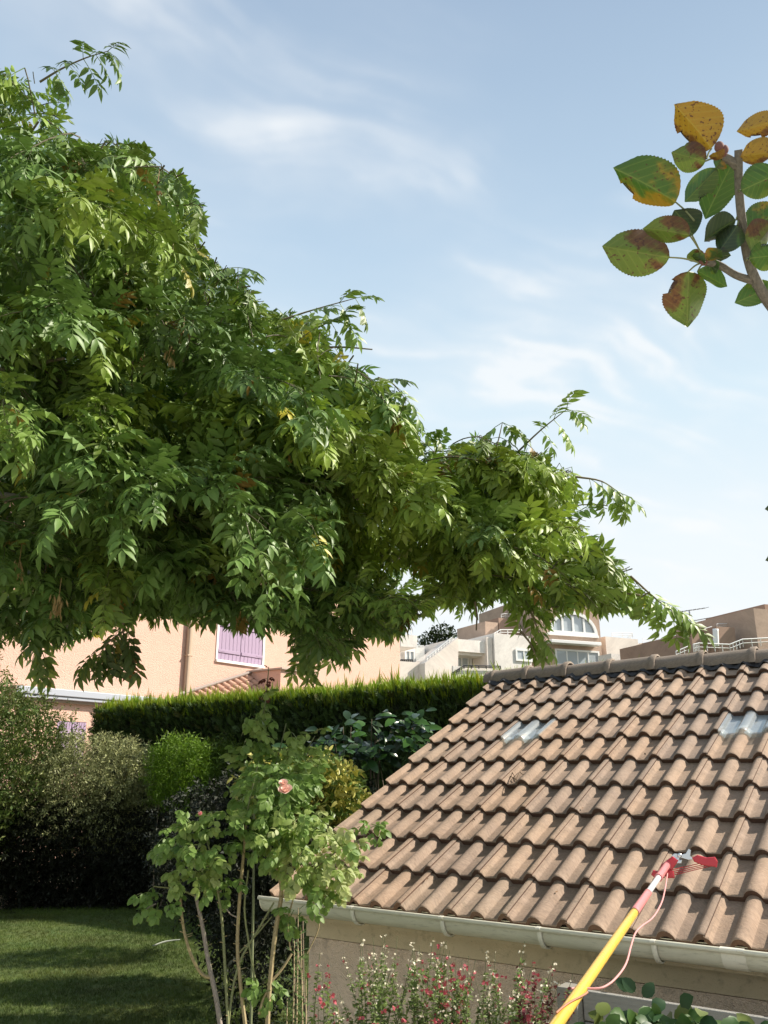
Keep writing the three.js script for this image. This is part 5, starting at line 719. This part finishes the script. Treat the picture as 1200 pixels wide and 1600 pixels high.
// ------------------------------------------------------------------ apple branch close by, upper right
{
  const dd = 1.18, br = thing('apple_branch', 'apple tree branch with green leaves turning yellow and brown at the upper right', 'branch', at(1215, 520, dd));
  const leafTex = (kind) => {
    const S = 256, cv = document.createElement('canvas'); cv.width = cv.height = S; const x = cv.getContext('2d');
    const img = x.createImageData(S, S), cols = { green: [60, 92, 24], yellow: [148, 112, 22], brown: [96, 58, 20], lime: [96, 114, 30], dark: [36, 56, 24] };
    const [a, b2, amt, spots] = { g: ['green', 'lime', 0.1, 0.02], gy: ['green', 'yellow', 0.5, 0.14], yb: ['yellow', 'brown', 0.34, 0.4], lb: ['lime', 'brown', 0.42, 0.35], d: ['dark', 'green', 0.3, 0.02] }[kind], off = kind.charCodeAt(0) + kind.length * 7;
    for (let j = 0; j < S; j++) for (let i = 0; i < S; i++) {
      const u = i / S, v = j / S, n = fbm(u * 3 + off, v * 3, 1, 5), m = smooth(n + (v - 0.5) * 0.7 + Math.abs(u - 0.5) * 0.9 - 0.2 + (u - 0.5) * 0.9 * (off % 2 ? 1 : -1) + (amt - 0.5) * 1.2, -0.15, 0.35), sp2 = smooth(fbm(u * 16 + off, v * 16, 5, 2) + n * 0.6, 0.42 - spots * 0.5, 0.55 - spots * 0.5);
      const vein = Math.max(Math.exp(-1 * ((u - 0.5) * 70) ** 2), 0.55 * Math.exp(-1 * (((((v * 7 - Math.abs(u - 0.5) * 5) % 1) + 1) % 1 - 0.5) * 12) ** 2));
      for (let c = 0; c < 3; c++) { let q = lerp(cols[a][c], cols[b2][c], m); q = lerp(q, [70, 34, 12][c], sp2 * 0.8); q = lerp(q, [170, 165, 90][c], vein * 0.35); q *= 0.94 + 0.12 * rnd(); img.data[(j * S + i) * 4 + c] = q; } img.data[(j * S + i) * 4 + 3] = 255;
    }
    x.putImageData(img, 0, 0); const t = new THREE.CanvasTexture(cv); t.colorSpace = THREE.SRGBColorSpace; return t;
  };
  const mats = {}; for (const k of ['g', 'gy', 'yb', 'lb', 'd']) { const t = leafTex(k); mats[k] = new THREE.MeshPhysicalMaterial({ map: t, roughness: 0.5, transmission: 0.55, thickness: 0, side: THREE.DoubleSide }); }
  const woodM = std({ color: C(0.20, 0.185, 0.155), roughness: 0.85, map: rep(tBark, 10, 5), bumpMap: rep(tBark, 10, 5), bumpScale: 0.002 });
  const W = (pts, r) => wmesh('twig', tube(pts.map(([x, y, d]) => at(x, y, d ?? dd)), r, 9), woodM, br);
  W([[1290, 560, 1.2], [1216, 490, 1.19], [1190, 455], [1172, 415], [1162, 365], [1155, 300], [1154, 234]], [0.0082, 0.007, 0.006, 0.0053, 0.0048]);
  W([[1180, 440], [1150, 430], [1125, 415], [1103, 408]], [0.0052, 0.0045, 0.0055]); W([[1153, 262], [1140, 250], [1128, 246]], [0.005, 0.006]); W([[1128, 246], [1124, 236], [1126, 228]], [0.004, 0.0025]);
  W([[1180, 448], [1178, 436], [1170, 424]], [0.004, 0.003]);
  // serrated blade with a cupped, wavy surface and nibbled edges
  function appleLeaf(len, wid, cup, bend, twist, nib) {
    const b = new GB(), nu = 40, nv = 5, rows = []; const prof = (t) => Math.pow(Math.sin(Math.PI * Math.pow(t, 0.86)), 0.66) * (t > 0.82 ? 1 - Math.pow((t - 0.82) / 0.18, 1.2) * 0.5 : 1), ph = rnd() * 9;
    for (let i = 0; i <= nu; i++) { const t = i / nu, w = Math.max(0.001, prof(t)) * wid / 2, row = []; for (let j = -nv; j <= nv; j++) { const s = j / nv; let e = w * s; if (Math.abs(j) === nv) e *= 1 + (i % 2 ? 0.022 : -0.018); if (nib && j === nv * Math.sign(nib)) { const q = Math.abs(nib); if (Math.abs(t - q) < 0.12) e *= 0.55 + 0.2 * rnd(); } const y = cup * Math.abs(e) - bend * len * t * t + 0.05 * wid * Math.sin(t * 9 + ph) * s * s + twist * e * t; row.push(b.v(V(len * t, y, e), 0.5 + 0.5 * s * prof(t), t)); } rows.push(row); }
    for (let i = 0; i < nu; i++) for (let j = 0; j < nv * 2; j++) b.q(rows[i][j], rows[i][j + 1], rows[i + 1][j + 1], rows[i + 1][j]);
    return b.build();
  }
  const list = [[1112, 232, 1060, 160, 62, 'yb', 0.35, 1104, 248, 0.5], [1102, 252, 1050, 238, 40, 'lb', 0.2, 1124, 248, -0.85], [1056, 316, 966, 256, 66, 'gy', 0.3, 1085, 345, 0.7], [1078, 368, 1004, 350, 42, 'lb', 0.1, 1098, 400, 0], [1082, 368, 1058, 326, 40, 'd', 0.5, 1098, 404, 0], [1046, 402, 940, 386, 64, 'lb', 0.25, 1092, 410, 0], [1076, 424, 1073, 511, 66, 'lb', 0.3, 1098, 410, -0.25], [1090, 424, 1136, 448, 30, 'g', 0.4, 1100, 412, 0], [1120, 264, 1070, 316, 34, 'g', 0.3, 1130, 250, 0.6], [1144, 256, 1100, 338, 50, 'g', 0.1, 1138, 248, 0], [1150, 344, 1096, 372, 44, 'd', 0.3, 1156, 335, 0.7], [1152, 352, 1124, 396, 36, 'd', 0.6, 1156, 344, 0], [1222, 186, 1150, 206, 32, 'yb', 0.2, 1240, 196, 0.6], [1215, 236, 1158, 246, 38, 'yb', 0.2, 1240, 240, 0], [1158, 298, 1222, 268, 46, 'g', 0.2, 1154, 300, 0], [1222, 326, 1162, 366, 56, 'gy', 0.3, 1240, 320, 0.5], [1208, 350, 1166, 392, 42, 'lb', 0.5, 1220, 345, 0], [1170, 404, 1224, 396, 40, 'g', 0.2, 1166, 408, 0.5], [1210, 446, 1148, 474, 34, 'g', 0.2, 1225, 450, 0], [1100, 408, 1072, 392, 20, 'lb', 0.2, 1100, 408, 0], [1104, 406, 1128, 392, 22, 'gy', 0.4, 1102, 408, 0], [1106, 412, 1122, 424, 18, 'g', 0.5, 1102, 410, 0], [1102, 410, 1082, 398, 16, 'g', 0.2, 1100, 409, 0], [1110, 404, 1142, 398, 24, 'd', 0.3, 1104, 407, 0], [1128, 250, 1118, 262, 22, 'gy', 0.3, 1128, 248, 0], [1128, 248, 1114, 240, 20, 'yb', 0.3, 1128, 247, 0], [1232, 794, 1194, 792, 16, 'd', 0.2, 1250, 800, 0], [1230, 872, 1196, 874, 18, 'd', 0.2, 1250, 868, 0]];
  for (const [bx, by, tx, ty, w, kind, tilt, hx, hy, nib] of list) {
    const dz = rr(-0.035, 0.035), p = at(bx, by, dd + dz), q = at(tx, ty, dd + dz + rr(-0.018, 0.018)), d = q.clone().sub(p), len = d.length(), view = EYE.clone().sub(p).normalize(), up = UP.clone().multiplyScalar(rr(0.2, 0.5)).addScaledVector(view, -0.8).addScaledVector(d.clone().normalize().cross(view), tilt * pick([-1, 1]));
    const m = mesh('leaf', appleLeaf(len, w / FPX * dd * 0.98 * Math.sqrt(1 + tilt * tilt), rr(0.22, 0.6), rr(-0.1, 0.28), rr(-0.45, 0.45), nib), mats[kind], br); br.updateWorldMatrix(true, false); m.applyMatrix4(br.matrixWorld.clone().invert().multiply(frame(p, d, up, 1)));
    const h = at(hx, hy, dd); if (h.distanceTo(p) > 0.004) wmesh('leaf_stalk', tube([h, h.clone().lerp(p, 0.5).add(V(0, 0.002, 0)), p], [0.0013, 0.001], 5, false), std({ color: C(0.20, 0.22, 0.10), roughness: 0.6 }), br);
  }
  for (const [x, y, s] of [[1124, 230, 0.006], [1132, 234, 0.005], [1129, 240, 0.006], [1100, 405, 0.007]]) { const g = new THREE.IcosahedronGeometry(s, 1); const p = at(x, y, dd); g.scale(1, 1.3, 1); g.translate(p.x, p.y, p.z); wmesh('bud', g, std({ color: C(0.16, 0.07, 0.06), roughness: 0.8 }), br); }
}

renderer.render(scene, camera);
